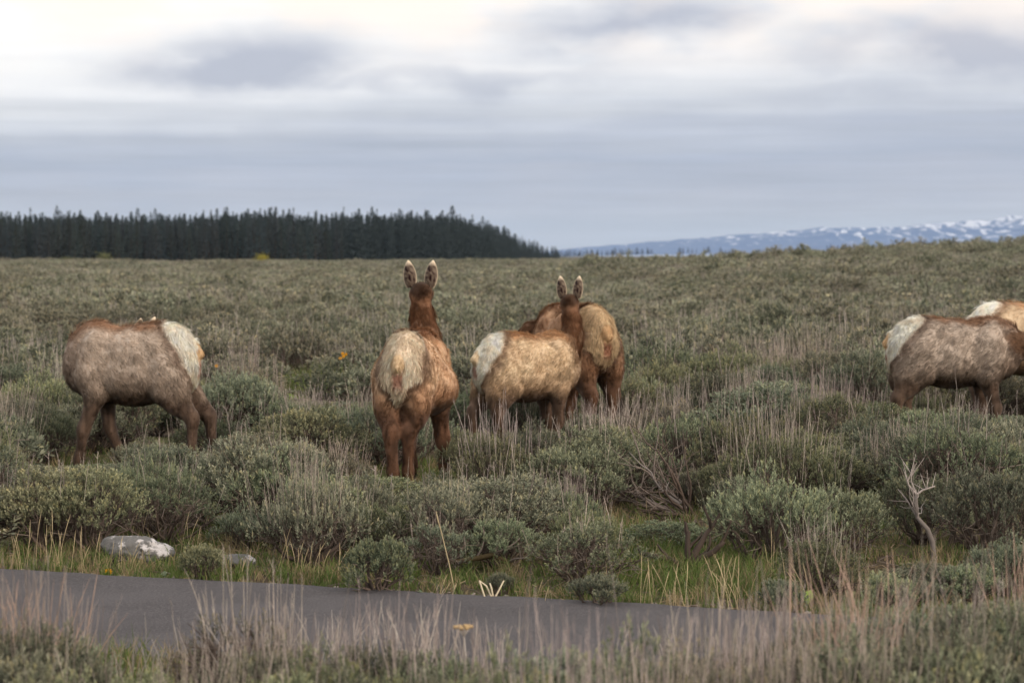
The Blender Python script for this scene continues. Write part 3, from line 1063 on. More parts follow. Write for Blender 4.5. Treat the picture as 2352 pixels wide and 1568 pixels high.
# ------------------------------------------------------------------ elk
def surface_nets(f, org, h):
    ins = f < 0
    nx, ny, nz = f.shape
    c = [ins[i:nx - 1 + i, j:ny - 1 + j, k:nz - 1 + k] for i in (0, 1) for j in (0, 1) for k in (0, 1)]
    cnt = sum(a.astype(np.int8) for a in c)
    act = (cnt > 0) & (cnt < 8)
    I, J, K = np.nonzero(act)
    idx = np.full(act.shape, -1, np.int64)
    idx[I, J, K] = np.arange(len(I))
    acc = np.zeros((len(I), 3)); num = np.zeros(len(I))
    corners = [(i, j, k) for i in (0, 1) for j in (0, 1) for k in (0, 1)]
    for a in corners:
        for ax in range(3):
            if a[ax] == 1: continue
            b = list(a); b[ax] = 1
            fa = f[I + a[0], J + a[1], K + a[2]]; fb = f[I + b[0], J + b[1], K + b[2]]
            cr = (fa < 0) != (fb < 0)
            t = np.where(cr, fa / np.where(fa - fb == 0, 1, fa - fb), 0)
            p = np.array(a, float)[None].repeat(len(I), 0)
            p[:, ax] = t
            acc += p * cr[:, None]; num += cr
    V = (np.stack([I, J, K], -1) + acc / num[:, None]) * h + org
    F = []
    for ax in range(3):
        u, v = (ax + 1) % 3, (ax + 2) % 3
        sl0 = [slice(None)] * 3; sl1 = [slice(None)] * 3
        sl0[ax] = slice(0, f.shape[ax] - 1); sl1[ax] = slice(1, f.shape[ax])
        cr = ins[tuple(sl0)] != ins[tuple(sl1)]
        e = np.argwhere(cr)
        e = e[(e[:, u] > 0) & (e[:, v] > 0) & (e[:, u] < f.shape[u] - 1) & (e[:, v] < f.shape[v] - 1)]
        def cell(du, dv):
            q = e.copy(); q[:, u] += du; q[:, v] += dv
            return idx[q[:, 0], q[:, 1], q[:, 2]]
        quad = np.stack([cell(-1, -1), cell(0, -1), cell(0, 0), cell(-1, 0)], -1)
        flip = ~ins[e[:, 0], e[:, 1], e[:, 2]]
        quad[flip] = quad[flip][:, ::-1]
        F.append(quad)
    return V, np.concatenate(F)


class SDF:
    def __init__(s, lo, hi, h):
        s.lo = np.array(lo, float); s.h = h
        s.n = np.ceil((np.array(hi) - s.lo) / h).astype(int) + 1
        s.f = np.full(s.n, 1.0)

    def _put(s, lo, hi, fn, k):
        pad = k + 3 * s.h
        a = np.maximum(np.floor((np.array(lo) - pad - s.lo) / s.h).astype(int), 0)
        b = np.minimum(np.ceil((np.array(hi) + pad - s.lo) / s.h).astype(int) + 1, s.n)
        if (b <= a).any(): return
        g = [s.lo[i] + s.h * np.arange(a[i], b[i]) for i in range(3)]
        P = np.stack(np.meshgrid(*g, indexing='ij'), -1)
        d = fn(P)
        sub = s.f[a[0]:b[0], a[1]:b[1], a[2]:b[2]]
        hh = np.clip(0.5 + 0.5 * (d - sub) / k, 0, 1)
        sub[:] = d * (1 - hh) + sub * hh - k * hh * (1 - hh)

    def cap(s, a, b, ra, rb, k=0.05):
        a, b = np.array(a, float), np.array(b, float)
        r = max(ra, rb)
        s._put(np.minimum(a, b) - r, np.maximum(a, b) + r, lambda P: d_cap(P, a, b, ra, rb), k)

    def ell(s, c, r, k=0.06, pitch=0.0):
        c, r = np.array(c, float), np.array(r, float)
        R_ = max(r) if pitch else r
        s._put(c - R_, c + R_, lambda P: d_ell(P, c, r, pitch), k)


def d_cap(P, a, b, ra, rb):
    ba = b - a
    t = np.clip(((P - a) @ ba) / (ba @ ba + 1e-12), 0, 1)
    return np.linalg.norm(P - a - t[..., None] * ba, axis=-1) - (ra + (rb - ra) * t)


def d_ell(P, c, r, pitch=0.0):
    q = P - c
    if pitch:
        cs, sn = math.cos(pitch), math.sin(pitch)
        q = np.stack([q[..., 0] * cs + q[..., 2] * sn, q[..., 1], -q[..., 0] * sn + q[..., 2] * cs], -1)
    k0 = np.linalg.norm(q / r, axis=-1)
    k1 = np.linalg.norm(q / (r * r), axis=-1) + 1e-9
    return k0 * (k0 - 1) / k1


def ear_mesh(c_out, c_in, c_rim):
    """cupped pointed ear, root at origin, long axis +z, back of the ear towards -x"""
    nu, nv = 13, 9
    u = np.linspace(0, 1, nu)[:, None]; v = np.linspace(-1, 1, nv)[None]
    w = 0.058 * np.sin(np.pi * np.clip(0.10 + 0.90 * u, 0, 1) ** 0.85) ** 0.62
    w[-1] = 0.006
    L = 0.235
    y = w * np.sin(v * 1.25) / math.sin(1.25)
    cup = w * 0.75 * (np.cos(v * 1.25) - math.cos(1.25))
    x0 = -cup - 0.02 * np.sin(u * 2.2)
    z = L * u + 0 * v
    back = np.stack([x0 - 0.010 * (1 - v ** 2), y, z], -1)
    front = np.stack([x0 + 0.006 * (1 - v ** 2) + 0.002, y * 0.98, z], -1)
    rim = np.clip(np.maximum((np.abs(v) - 0.70) * 1.0, (u - 0.74) * 1.9), 0, 0.40)[..., None] / 0.40
    rim = rim + (vnoise(np.stack([u + 0 * v, v * 0.3 + 0 * u, 0 * u * v], -1), 14, 3)[..., None] - 0.5) * 0.35
    cb = np.array(c_out) + (np.array(c_rim) - np.array(c_out)) * rim
    cf = np.array(c_in) + (np.array(c_rim) - np.array(c_in)) * rim
    V = np.concatenate([back.reshape(-1, 3), front.reshape(-1, 3)])
    i = (np.arange(nu - 1)[:, None] * nv + np.arange(nv - 1)[None]).ravel()
    q1 = np.stack([i, i + nv, i + nv + 1, i + 1], -1)
    q2 = np.stack([i, i + 1, i + nv + 1, i + nv], -1) + nu * nv
    F = [q1, q2]
    o = nu * nv
    for col in (0, nv - 1):
        a = np.arange(nu - 1) * nv + col
        s_ = np.stack([a, a + o, a + nv + o, a + nv], -1)
        F.append(s_ if col else s_[:, ::-1])
    a = (nu - 1) * nv + np.arange(nv - 1)
    F.append(np.stack([a, a + o, a + o + 1, a + 1], -1))
    return mesh('ear', V, np.concatenate(F), M_COAT, np.concatenate([cb.reshape(-1, 3), cf.reshape(-1, 3)]))


def hoof_mesh():
    A = Acc()
    for s_ in (-1, 1):
        prof = np.array([[-0.030, -0.016], [-0.030, 0.016], [0.02, 0.019], [0.055, 0.004], [0.055, -0.004], [0.02, -0.016]])
        lo = np.concatenate([prof * [1.0, 1.0], np.zeros((6, 1))], 1)
        hi = np.concatenate([prof * [0.72, 0.9] + [-0.012, 0], np.full((6, 1), 0.06)], 1)
        V = np.concatenate([lo, hi]) + [0, s_ * 0.021, 0]
        F = []
        for i in range(6):
            j = (i + 1) % 6
            F += [[i, j, 6 + j], [i, 6 + j, 6 + i]]
        F += [[6, 6 + i, 7 + i] for i in range(1, 5)] + [[0, i + 1, i] for i in range(1, 5)]
        A.add(V, F, lin(44, 38, 34))
    return A.mesh('hoof', M_HORN, False)


def ball_mesh(name, r, col, mat):
    n, m = 8, 12
    th = np.linspace(0, np.pi, n)[:, None]; ph = np.arange(m)[None] * 2 * np.pi / m
    V = np.stack([r * np.sin(th) * np.cos(ph), r * np.sin(th) * np.sin(ph), r * np.cos(th) + 0 * ph], -1).reshape(-1, 3)
    F = []
    for i in range(n - 1):
        for j in range(m):
            a, b = i * m + j, i * m + (j + 1) % m
            F += [[a, a + m, b + m], [a, b + m, b]]
    return mesh(name, V, np.array(F), mat, np.broadcast_to(np.array(col), (len(V), 3)))


HOOF = hoof_mesh()
EYE = ball_mesh('eye', 0.02, lin(24, 18, 16), M_HORN)


def build_elk(label, xy, heading, scale, legs, neck, head_dir, coat, seed, hairs=68000, ears=(0.30, 0.30), belly=0.0, ear_back=0.0, ear_len=1.12, sink=0.02, twist=0.0, xs=0.90, pw=0.30):
    rng = np.random.default_rng(seed)
    S = SDF((-1.25, -1.15, -0.03), (1.75, 1.15, 2.15), 0.0185)
    torso = [((-0.37, 0, 1.09), (0.35, 0.21, 0.29)), ((-0.55, 0, 0.97), (0.215, 0.205, 0.26)), ((-0.34, 0, 1.25), (0.28, 0.12, 0.13)),
             ((-0.05, 0, 1.02), (0.55, 0.275 + 0.02 * abs(belly), 0.345)), ((0.40, 0, 1.02), (0.33, 0.235, 0.36)),
             ((0.40, 0, 1.24), (0.30, 0.10, 0.14)), ((0.60, 0, 1.0), (0.17, 0.15, 0.25)),
             ((-0.02, belly * 0.7, 0.88), (0.46, 0.275 + 0.4 * abs(belly), 0.275))]
    for c, r in torso:
        S.ell(c, r, 0.09)
    for s in (-1, 1):
        S.ell((-0.46, s * 0.150, 0.87), (0.20, 0.125, 0.37), 0.07, pitch=-0.45)
        S.ell((0.40, s * 0.175, 0.98), (0.15, 0.085, 0.31), 0.07, pitch=0.15)
    limb = []
    feet = []
    def chain(P, rr, k=0.06):
        for i in range(len(P) - 1):
            S.cap(P[i], P[i + 1], rr[i], rr[i + 1], k)
            limb.append((np.array(P[i], float), np.array(P[i + 1], float), rr[i], rr[i + 1]))
    for key, s, front in (('fl', 1, 1), ('fr', -1, 1), ('hl', 1, 0), ('hr', -1, 0)):
        dx, dy = legs[key]
        if front:
            foot = np.array([0.42 + dx, s * 0.135 + dy, 0.05])
            elb = np.array([0.35, s * 0.165, 0.72])
            knee = elb + (foot - elb) * 0.48 + np.array([0.035, 0, 0])
            fet = foot + np.array([-0.035, 0, 0.085])
            chain([(0.42, s * 0.15, 0.92), elb, knee, fet, foot], [0.13, 0.104, 0.066, 0.048, 0.045])
        else:
            foot = np.array([-0.52 + dx, s * 0.13 + dy, 0.05])
            sti = np.array([-0.35 + 0.25 * dx, s * 0.150 + 0.5 * dy, 0.76])
            hock = np.array([-0.62 + 0.72 * dx, s * 0.135 + 0.8 * dy, 0.50])
            fet = foot + np.array([-0.045, 0, 0.09])
            chain([(-0.42, s * 0.13, 1.0), sti, hock, fet, foot], [0.16, 0.108, 0.066, 0.049, 0.046])
            S.cap(hock + [-0.035, 0, 0.035], hock + [0.0, 0, -0.10], 0.030, 0.038, 0.03)
            S.cap((-0.50, s * 0.15, 0.90), hock + [0.02, 0, 0.06], 0.115, 0.052, 0.05)
        feet.append(foot)
    # neck: base .. poll ; head
    N_ = [np.array(p, float) for p in neck]
    nr = np.interp(np.linspace(0, 1, len(N_)), [0, 0.35, 0.75, 1], [0.185, 0.122, 0.092, 0.088])
    neckprims = []
    for i in range(len(N_) - 1):
        S.cap(N_[i], N_[i + 1], nr[i], nr[i + 1], 0.07)
        neckprims.append((N_[i], N_[i + 1], nr[i], nr[i + 1]))
    poll = N_[-1]
    hd = unit(np.array(head_dir, float))
    hside = unit(np.cross(np.array([0, 0, 1.0]), hd))
    hup = np.cross(hd, hside)
    brow = poll + hd * 0.10 + hup * 0.02
    muz = poll + hd * 0.40 - hup * 0.045
    S.cap(poll + hup * 0.015, brow, 0.108, 0.100, 0.05)
    S.cap(brow, poll + hd * 0.24 - hup * 0.01, 0.098, 0.072, 0.05)
    S.cap(poll + hd * 0.22 - hup * 0.015, muz, 0.074, 0.050, 0.04)
    S.cap(poll + hd * 0.12 - hup * 0.07, poll + hd * 0.33 - hup * 0.075, 0.065, 0.040, 0.04)
    for s in (-1, 1):
        S.cap(brow + hside * s * 0.072 + hup * 0.03, brow + hside * s * 0.06 + hd * 0.07 + hup * 0.015, 0.034, 0.026, 0.03)
    headprims = [(poll, brow, 0.108, 0.1), (brow, muz, 0.098, 0.05)]
    # tail
    S.cap((-0.69, 0, 1.20), (-0.765, 0, 1.10), 0.052, 0.048, 0.02)
    V, F = surface_nets(S.f, S.lo, S.h)
    # smooth a little
    for it in range(3):
        acc = np.zeros_like(V); cnt = np.zeros(len(V))
        for a, b in ((0, 1), (1, 2), (2, 3), (3, 0)):
            np.add.at(acc, F[:, a], V[F[:, b]]); np.add.at(cnt, F[:, a], 1)
            np.add.at(acc, F[:, b], V[F[:, a]]); np.add.at(cnt, F[:, b], 1)
        V = V * 0.5 + 0.5 * acc / cnt[:, None]
    T = np.concatenate([F[:, [0, 1, 2]], F[:, [0, 2, 3]]])
    fn = np.cross(V[T[:, 1]] - V[T[:, 0]], V[T[:, 2]] - V[T[:, 0]])
    vn = np.zeros_like(V)
    for a in range(3): np.add.at(vn, T[:, a], fn)
    vn = unit(vn)
    # muscle and coat relief
    tz = sstep(0.6, 0.85, V[:, 2])
    V = V + vn * (tz * (0.020 * (vnoise(V, 7, seed) - 0.5) + 0.012 * (vnoise(V, 18, seed + 1) - 0.5)))[:, None]

    def zones(P, n):
        x, y, z = P[:, 0], P[:, 1], P[:, 2]
        j = 0.06 * (vnoise(P, 9, seed + 3) - 0.5)
        d_t = np.min([d_ell(P, np.array(c), np.array(r)) for c, r in torso], axis=0)
        d_n = np.min([d_cap(P, *q) for q in neckprims], axis=0)
        d_h = np.min([d_cap(P, *q) for q in headprims], axis=0)
        nk = sstep(0.02, -0.01, d_n - 0.02 + j * 0.4) * sstep(-0.05, 0.05, d_t + j)
        nk = np.maximum(nk, sstep(0.06, 0.0, d_h))
        leg = sstep(0.80, 0.60, z + j * 1.5 + 0.12 * sstep(-0.3, 0.1, x) * 0) * (1 - nk)
        bel = sstep(-0.25, -0.75, n[:, 2]) * sstep(0.95, 0.7, z) * (1 - nk)
        xb = -0.37 - (1.36 - z) * 0.88
        wid = np.clip((z - 0.70) * 0.62 + 0.02, 0.0, pw)
        rear = sstep(-0.35, -0.65, n[:, 0]) * (x < -0.45) * sstep(0.70, 0.78, z)
        wr = np.clip((z - 0.76) * 0.78, 0.0, 0.20)
        wr = np.where(z > 1.06, 0.20 - (z - 1.06) * 0.36, wr)
        rp = np.maximum(sstep(-0.04, 0.05, xb - x + j) * sstep(-0.03, 0.05, wid - np.abs(y) + j), rear * sstep(-0.02, 0.03, wr - np.abs(y) + j)) * (1 - nk)
        edge = np.maximum(sstep(-0.16, -0.03, xb - x + j) * sstep(-0.12, -0.02, wid - np.abs(y) + j * 1.3), (x < -0.4) * sstep(-0.25, -0.5, n[:, 0]) * sstep(-0.13, -0.02, wr - np.abs(y)) * sstep(0.62, 0.75, z)) * (1 - rp) * (1 - nk)
        upn = unit(np.array([-0.8, 0, 0.6]))
        nape = nk * sstep(0.55, 0.9, n @ upn)
        crown = sstep(0.15, 0.09, np.linalg.norm(P - (poll + hup * 0.07 - hd * 0.09), axis=-1)) * nk
        bk = sstep(0.17, 0.07, np.abs(y) + j) * sstep(1.17, 1.27, z) * (1 - nk) * (1 - rp)
        sh = sstep(0.40, 0.66, x + j) * (1 - nk)
        tail = sstep(0.03, 0.0, d_cap(P, np.array((-0.69, 0, 1.20)), np.array((-0.765, 0, 1.10)), 0.052, 0.048)) * (x < -0.735)
        red = sstep(0.06, 0.035, np.abs(y)) * sstep(0.86, 0.93, z) * sstep(1.13, 1.08, z) * (x < -0.6) * (1 - tail)
        return dict(nk=nk, leg=leg, bel=bel, rp=rp, edge=edge, bk=bk, sh=sh, tail=tail, red=red, dh=d_h, nape=nape, crown=crown)

    def colour(P, n, zn):
        m1 = vnoise(P, 6, seed + 5)[:, None]; m2 = vnoise(P, 17, seed + 6)[:, None]
        C = np.array(coat['side']) * (1 - m1) + np.array(coat['side2']) * m1
        C = C * (0.84 + 0.30 * m2)
        st = vnoise(P * np.array([44, 44, 13]), 1.0, seed + 40)[:, None]
        C = C * (0.86 + 0.28 * st)
        def lay(C, w, c, kk=1.0):
            return C + (np.array(c) * (0.84 + 0.32 * m2) - C) * (w * kk)[:, None]
        C = lay(C, sstep(1.02, 0.74, P[:, 2]), coat['low'], 0.75)
        C = lay(C, zn['bk'], coat['back'], 0.85)
        C = lay(C, zn['sh'], coat['neck'], 0.45)
        C = lay(C, zn['edge'], coat['edge'], 0.75)
        C = lay(C, zn['bel'], coat['belly'], 0.9)
        C = lay(C, zn['leg'], np.array(coat['leg']) * (0.40 + 1.1 * vnoise(P * np.array([30, 30, 8]), 1.0, seed + 44)[:, None]))
        C = lay(C, zn['nk'], coat['neck'])
        C = lay(C, zn['nk'] * sstep(0.45, 0.75, m1[:, 0]), np.array(coat['neck']) * 1.9, 0.6)
        C = lay(C, zn['nape'], np.array(coat['neck']) * 0.5, 0.6)
        C = lay(C, zn['crown'], np.array(coat['neck']) * 0.22, 0.9)
        C = lay(C, zn['rp'], coat['rump'])
        C = lay(C, zn['rp'] * sstep(0.42, 0.72, vnoise(P, 11, seed + 50)), np.array(coat['rumplow']) * 0.9, 0.35)
        C = lay(C, zn['rp'] * sstep(1.0, 0.75, P[:, 2]), coat['rumplow'], 0.7)
        C = lay(C, zn['red'], coat['vent'], 0.8)
        C = lay(C, zn['tail'], coat['tail'])
        return np.clip(C, 0.004, 0.9)

    zn = zones(V, vn)
    Cb = colour(V, vn, zn)
    zpos = float(terrain(*xy)) - sink
    body = obj('elk', mesh('elk_body', V, F, M_COAT, Cb * 0.85), None, (xy[0], xy[1], zpos), (0, 0, R(heading)), (scale * xs, scale, scale), label=label, category='elk')
    # fur
    ta = np.linalg.norm(np.cross(V[T[:, 1]] - V[T[:, 0]], V[T[:, 2]] - V[T[:, 0]]), axis=1)
    wz = zn['nk'] * 1.6 + zn['leg'] * 1.2 + zn['rp'] * 0.8 + 1.0
    ta = ta * wz[T].mean(1)
    tri = rng.choice(len(T), hairs, p=ta / ta.sum())
    b = rng.random((hairs, 2)); fl = b.sum(1) > 1; b[fl] = 1 - b[fl]
    w3 = np.stack([1 - b.sum(1), b[:, 0], b[:, 1]], -1)
    P = np.einsum('ij,ijk->ik', w3, V[T[tri]])
    n = unit(np.einsum('ij,ijk->ik', w3, vn[T[tri]]))
    zn = zones(P, n)
    C = colour(P, n, zn)
    comb = np.stack([-0.75 + 0 * P[:, 0], 0 * P[:, 0], -0.65 * sstep(1.38, 1.1, P[:, 2]) - 0.05], -1)
    down = np.array([[0.0, 0, -1]])
    comb = comb + (down - comb) * np.maximum(zn['leg'], zn['rp'] * 0.8)[:, None]
    nb = unit(N_[0] - N_[-1])
    comb = comb + (nb - comb) * zn['nk'][:, None]
    wob = np.stack([vnoise(P, 10, seed + 10 + i) - 0.5 for i in range(3)], -1)
    wob2 = np.stack([vnoise(P, 30, seed + 14 + i) - 0.5 for i in range(3)], -1)
    tang = comb + (wob * 0.75 + wob2 * 0.9) * (1 - 0.2 * zn['rp'])[:, None]
    tang = tang - n * np.sum(tang * n, 1, keepdims=True)
    tang = unit(tang)
    lift = 0.30 + 0.5 * (vnoise(P, 20, seed + 22) - 0.3) + 0.35 * zn['bk'] + 0.12 * zn['rp']
    dirv = unit(tang + n * lift[:, None] + rng.normal(0, 0.13, (hairs, 3)))
    Lh = 0.046 + 0.024 * zn['bk'] + 0.008 * zn['rp'] + 0.012 * zn['nk'] * (zn['dh'] > 0.1)
    Lh = Lh * (1 - 0.55 * zn['leg']) * (1 - 0.58 * sstep(0.06, 0.0, zn['dh'])) * rng.uniform(0.6, 1.25, hairs)
    Lh = Lh * (1 - 0.55 * np.maximum(zn['tail'], zn['red']))
    Lh = Lh * (0.55 + 0.95 * vnoise(P, 14, seed + 20))
    side = unit(np.cross(dirv, n)) * (0.0025 * rng.uniform(0.7, 1.3, hairs) * (1 - 0.25 * zn['leg']))[:, None]
    dir2 = unit(dirv * 0.8 + tang * 0.5 + np.array([0, 0, -0.25]))
    P0 = P - n * 0.004
    Pm = P0 + dirv * (Lh * 0.55)[:, None]
    Pt = Pm + dir2 * (Lh * 0.55)[:, None]
    HV = np.stack([P0 - side, P0 + side, Pm - side * 0.8, Pm + side * 0.8, Pt], 1).reshape(-1, 3)
    i = np.arange(hairs)[:, None] * 5
    HF = np.concatenate([i + [[0, 1, 3]], i + [[0, 3, 2]], i + [[2, 3, 4]]])
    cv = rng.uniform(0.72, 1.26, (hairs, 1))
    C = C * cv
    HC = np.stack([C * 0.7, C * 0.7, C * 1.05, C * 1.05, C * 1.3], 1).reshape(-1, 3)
    nn = unit(n * 0.8 + dirv * 0.3 + wob2 * 0.5 + rng.normal(0, 0.22, (hairs, 3)))
    HN = np.repeat(nn, 5, axis=0)
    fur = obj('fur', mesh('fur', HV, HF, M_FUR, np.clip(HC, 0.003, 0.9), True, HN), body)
    fur['kind'] = 'stuff'
    # ears, eyes, hooves
    em = ear_mesh(coat['ear'], coat['earin'], coat['earrim'])
    for s, spread in ((1, ears[0]), (-1, ears[1])):
        ax = unit(hup * 1.0 + hside * s * spread - hd * ear_back)
        xx = unit(hd - ax * np.dot(hd, ax))
        yy = np.cross(ax, xx)
        tw = s * twist
        xx, yy = xx * math.cos(tw) + yy * math.sin(tw), yy * math.cos(tw) - xx * math.sin(tw)
        o = obj('ear', em, body)
        o.matrix_local = Matrix([[xx[i], yy[i], ax[i], (poll + hside * s * 0.088 + hup * 0.070)[i]] for i in range(3)] + [[0, 0, 0, 1]]) @ Matrix.Scale(ear_len, 4)
        e = obj('eye', EYE, body)
        e.location = brow + hside * s * 0.090 + hd * 0.045 + hup * 0.018
    nz = obj('nose', ball_mesh('nose', 0.036, lin(30, 26, 26), M_HORN), body)
    nz.location = muz + hd * 0.030
    nz.scale = (0.8, 0.8, 0.6)
    for ft in feet:
        o = obj('hoof', HOOF, body)
        o.location = (ft[0], ft[1], 0.0)
        o.scale = (1.05, 1.05, 1.05)
    return body


def coat(side, side2, low, back, neck, leg, belly, rump, rumplow, edge, tail=(200, 170, 132), vent=(128, 74, 56), ear=(86, 72, 60), earin=(120, 104, 90), earrim=(206, 190, 166)):
    d = dict(side=side, side2=side2, low=low, back=back, neck=neck, leg=leg, belly=belly, rump=rump, rumplow=rumplow, edge=edge, tail=tail, vent=vent, ear=ear, earin=earin, earrim=earrim)
    return {k: lin(*[min(255, c * (1.06 if k != 'rump' else 1.0)) for c in v]) for k, v in d.items()}


GREY = coat((158, 144, 131), (184, 170, 157), (120, 105, 92), (148, 112, 84), (108, 84, 66), (88, 72, 61), (64, 52, 43), (250, 242, 226), (236, 218, 190), (104, 86, 73))
RED = coat((180, 144, 113), (210, 182, 152), (142, 106, 80), (128, 90, 64), (106, 76, 56), (96, 70, 54), (82, 62, 46), (236, 220, 198), (210, 188, 162), (74, 57, 48), tail=(206, 182, 150), ear=(70, 58, 50))
PALE = coat((214, 193, 163), (190, 164, 134), (154, 127, 101), (178, 135, 96), (116, 84, 62), (95, 77, 65), (103, 80, 62), (252, 245, 230), (230, 212, 184), (114, 90, 72), tail=(208, 188, 158), ear=(70, 58, 50))
RUST = coat((150, 112, 86), (180, 147, 117), (112, 81, 60), (124, 90, 65), (102, 74, 55), (88, 64, 49), (76, 58, 43), (214, 190, 156), (190, 166, 136), (72, 54, 44), tail=(196, 164, 126), ear=(70, 58, 50))

STAND = dict(fl=(0, 0), fr=(0, 0), hl=(0, 0), hr=(0, 0))
ELK = []


def elk_at(px, py):
    return ground_pt(px, py)


def build_herd():
    # grey cow, side on, head swung round behind its far flank
    e1 = elk_at(303, 1076)
    ELK.append(e1)
    build_elk('shaggy grey-brown elk in profile, head hidden behind its flank, ear tips over its back', e1, 172, 1.05,
              dict(fl=(0.16, 0.02), fr=(-0.22, 0.02), hl=(-0.14, 0.0), hr=(-0.30, 0.0)),
              [(0.46, -0.02, 1.10), (0.56, -0.24, 1.12), (0.46, -0.44, 1.14), (0.26, -0.50, 1.16), (0.10, -0.48, 1.14)], (-0.86, 0.10, -0.42), GREY, 31,
              ears=(0.42, 0.50), ear_back=0.0, twist=1.1, xs=0.86)
    # cow from behind, head up
    e2 = elk_at(950, 1104)
    ELK.append(e2)
    build_elk('reddish elk seen from behind with raised head and upright ears', e2, 80, 1.055,
              dict(fl=(0.06, -0.03), fr=(0.02, -0.08), hl=(-0.10, -0.07), hr=(0.03, 0.08)),
              [(0.55, 0, 1.13), (0.70, 0.03, 1.34), (0.77, 0.07, 1.54), (0.80, 0.09, 1.715)], (0.95, 0.12, -0.20), RED, 32, belly=-0.12, ears=(0.12, 0.12), pw=0.19)
    # pale cow, three-quarter, looking away
    e3 = elk_at(1210, 1043)
    ELK.append(e3)
    build_elk('pale cream-coated elk in three-quarter view, upright ears, legs hidden in sagebrush', e3, 32, 0.965,
              dict(fl=(0.02, 0), fr=(-0.10, 0), hl=(-0.12, 0.0), hr=(0.12, 0.0)),
              [(0.55, 0, 1.12), (0.72, 0.05, 1.33), (0.78, 0.14, 1.53), (0.79, 0.20, 1.70)], (0.62, 0.78, -0.2), PALE, 33, ears=(0.12, 0.12))
    # rust cow behind it, rump towards the path, head down out of sight
    e4 = elk_at(1322, 1015)
    ELK.append(e4)
    build_elk('rust-brown elk standing behind the pale elk, rump turned to the path', e4, 116, 1.14,
              dict(fl=(0, 0), fr=(0.12, 0), hl=(-0.06, 0), hr=(0.02, 0.0)),
              [(0.55, 0, 1.10), (0.85, 0.10, 1.06), (1.10, 0.16, 0.90), (1.26, 0.18, 0.72)], (0.70, 0.05, -0.75), RUST, 34, ears=(0.9, 0.9), ear_back=0.6, pw=0.17)
    # grey cow grazing to the right
    e5 = elk_at(2190, 1014)
    ELK.append(e5)
    build_elk('dark-backed grey elk with a white rump, grazing head down in front of another elk', e5, 3, 0.975,
              dict(fl=(-0.10, 0), fr=(0.06, 0), hl=(0.14, 0), hr=(-0.06, 0)),
              [(0.55, 0, 1.10), (0.86, -0.04, 1.06), (1.12, -0.06, 0.90), (1.28, -0.06, 0.72)], (0.70, 0, -0.75), GREY, 35, ears=(0.9, 0.9), ear_back=0.6, xs=0.98)
    x6, y6 = (2360 - 1176) / FPX * (e5[1] + 1.5), e5[1] + 1.5
    ELK.append((x6, y6))
    build_elk('pale elk mostly hidden behind the grazing grey elk', (x6, y6), 6, 1.07,
              dict(fl=(0, 0), fr=(0.1, 0), hl=(0.05, 0), hr=(-0.05, 0)),
              [(0.55, 0, 1.10), (0.86, 0.04, 1.02), (1.12, 0.06, 0.86), (1.28, 0.06, 0.70)], (0.70, 0, -0.75), PALE, 36, hairs=22000, ears=(0.9, 0.9), ear_back=0.6)


build_herd()
print('herd', time.time() - T0)
build_sage(ELK)
print('sage', time.time() - T0)

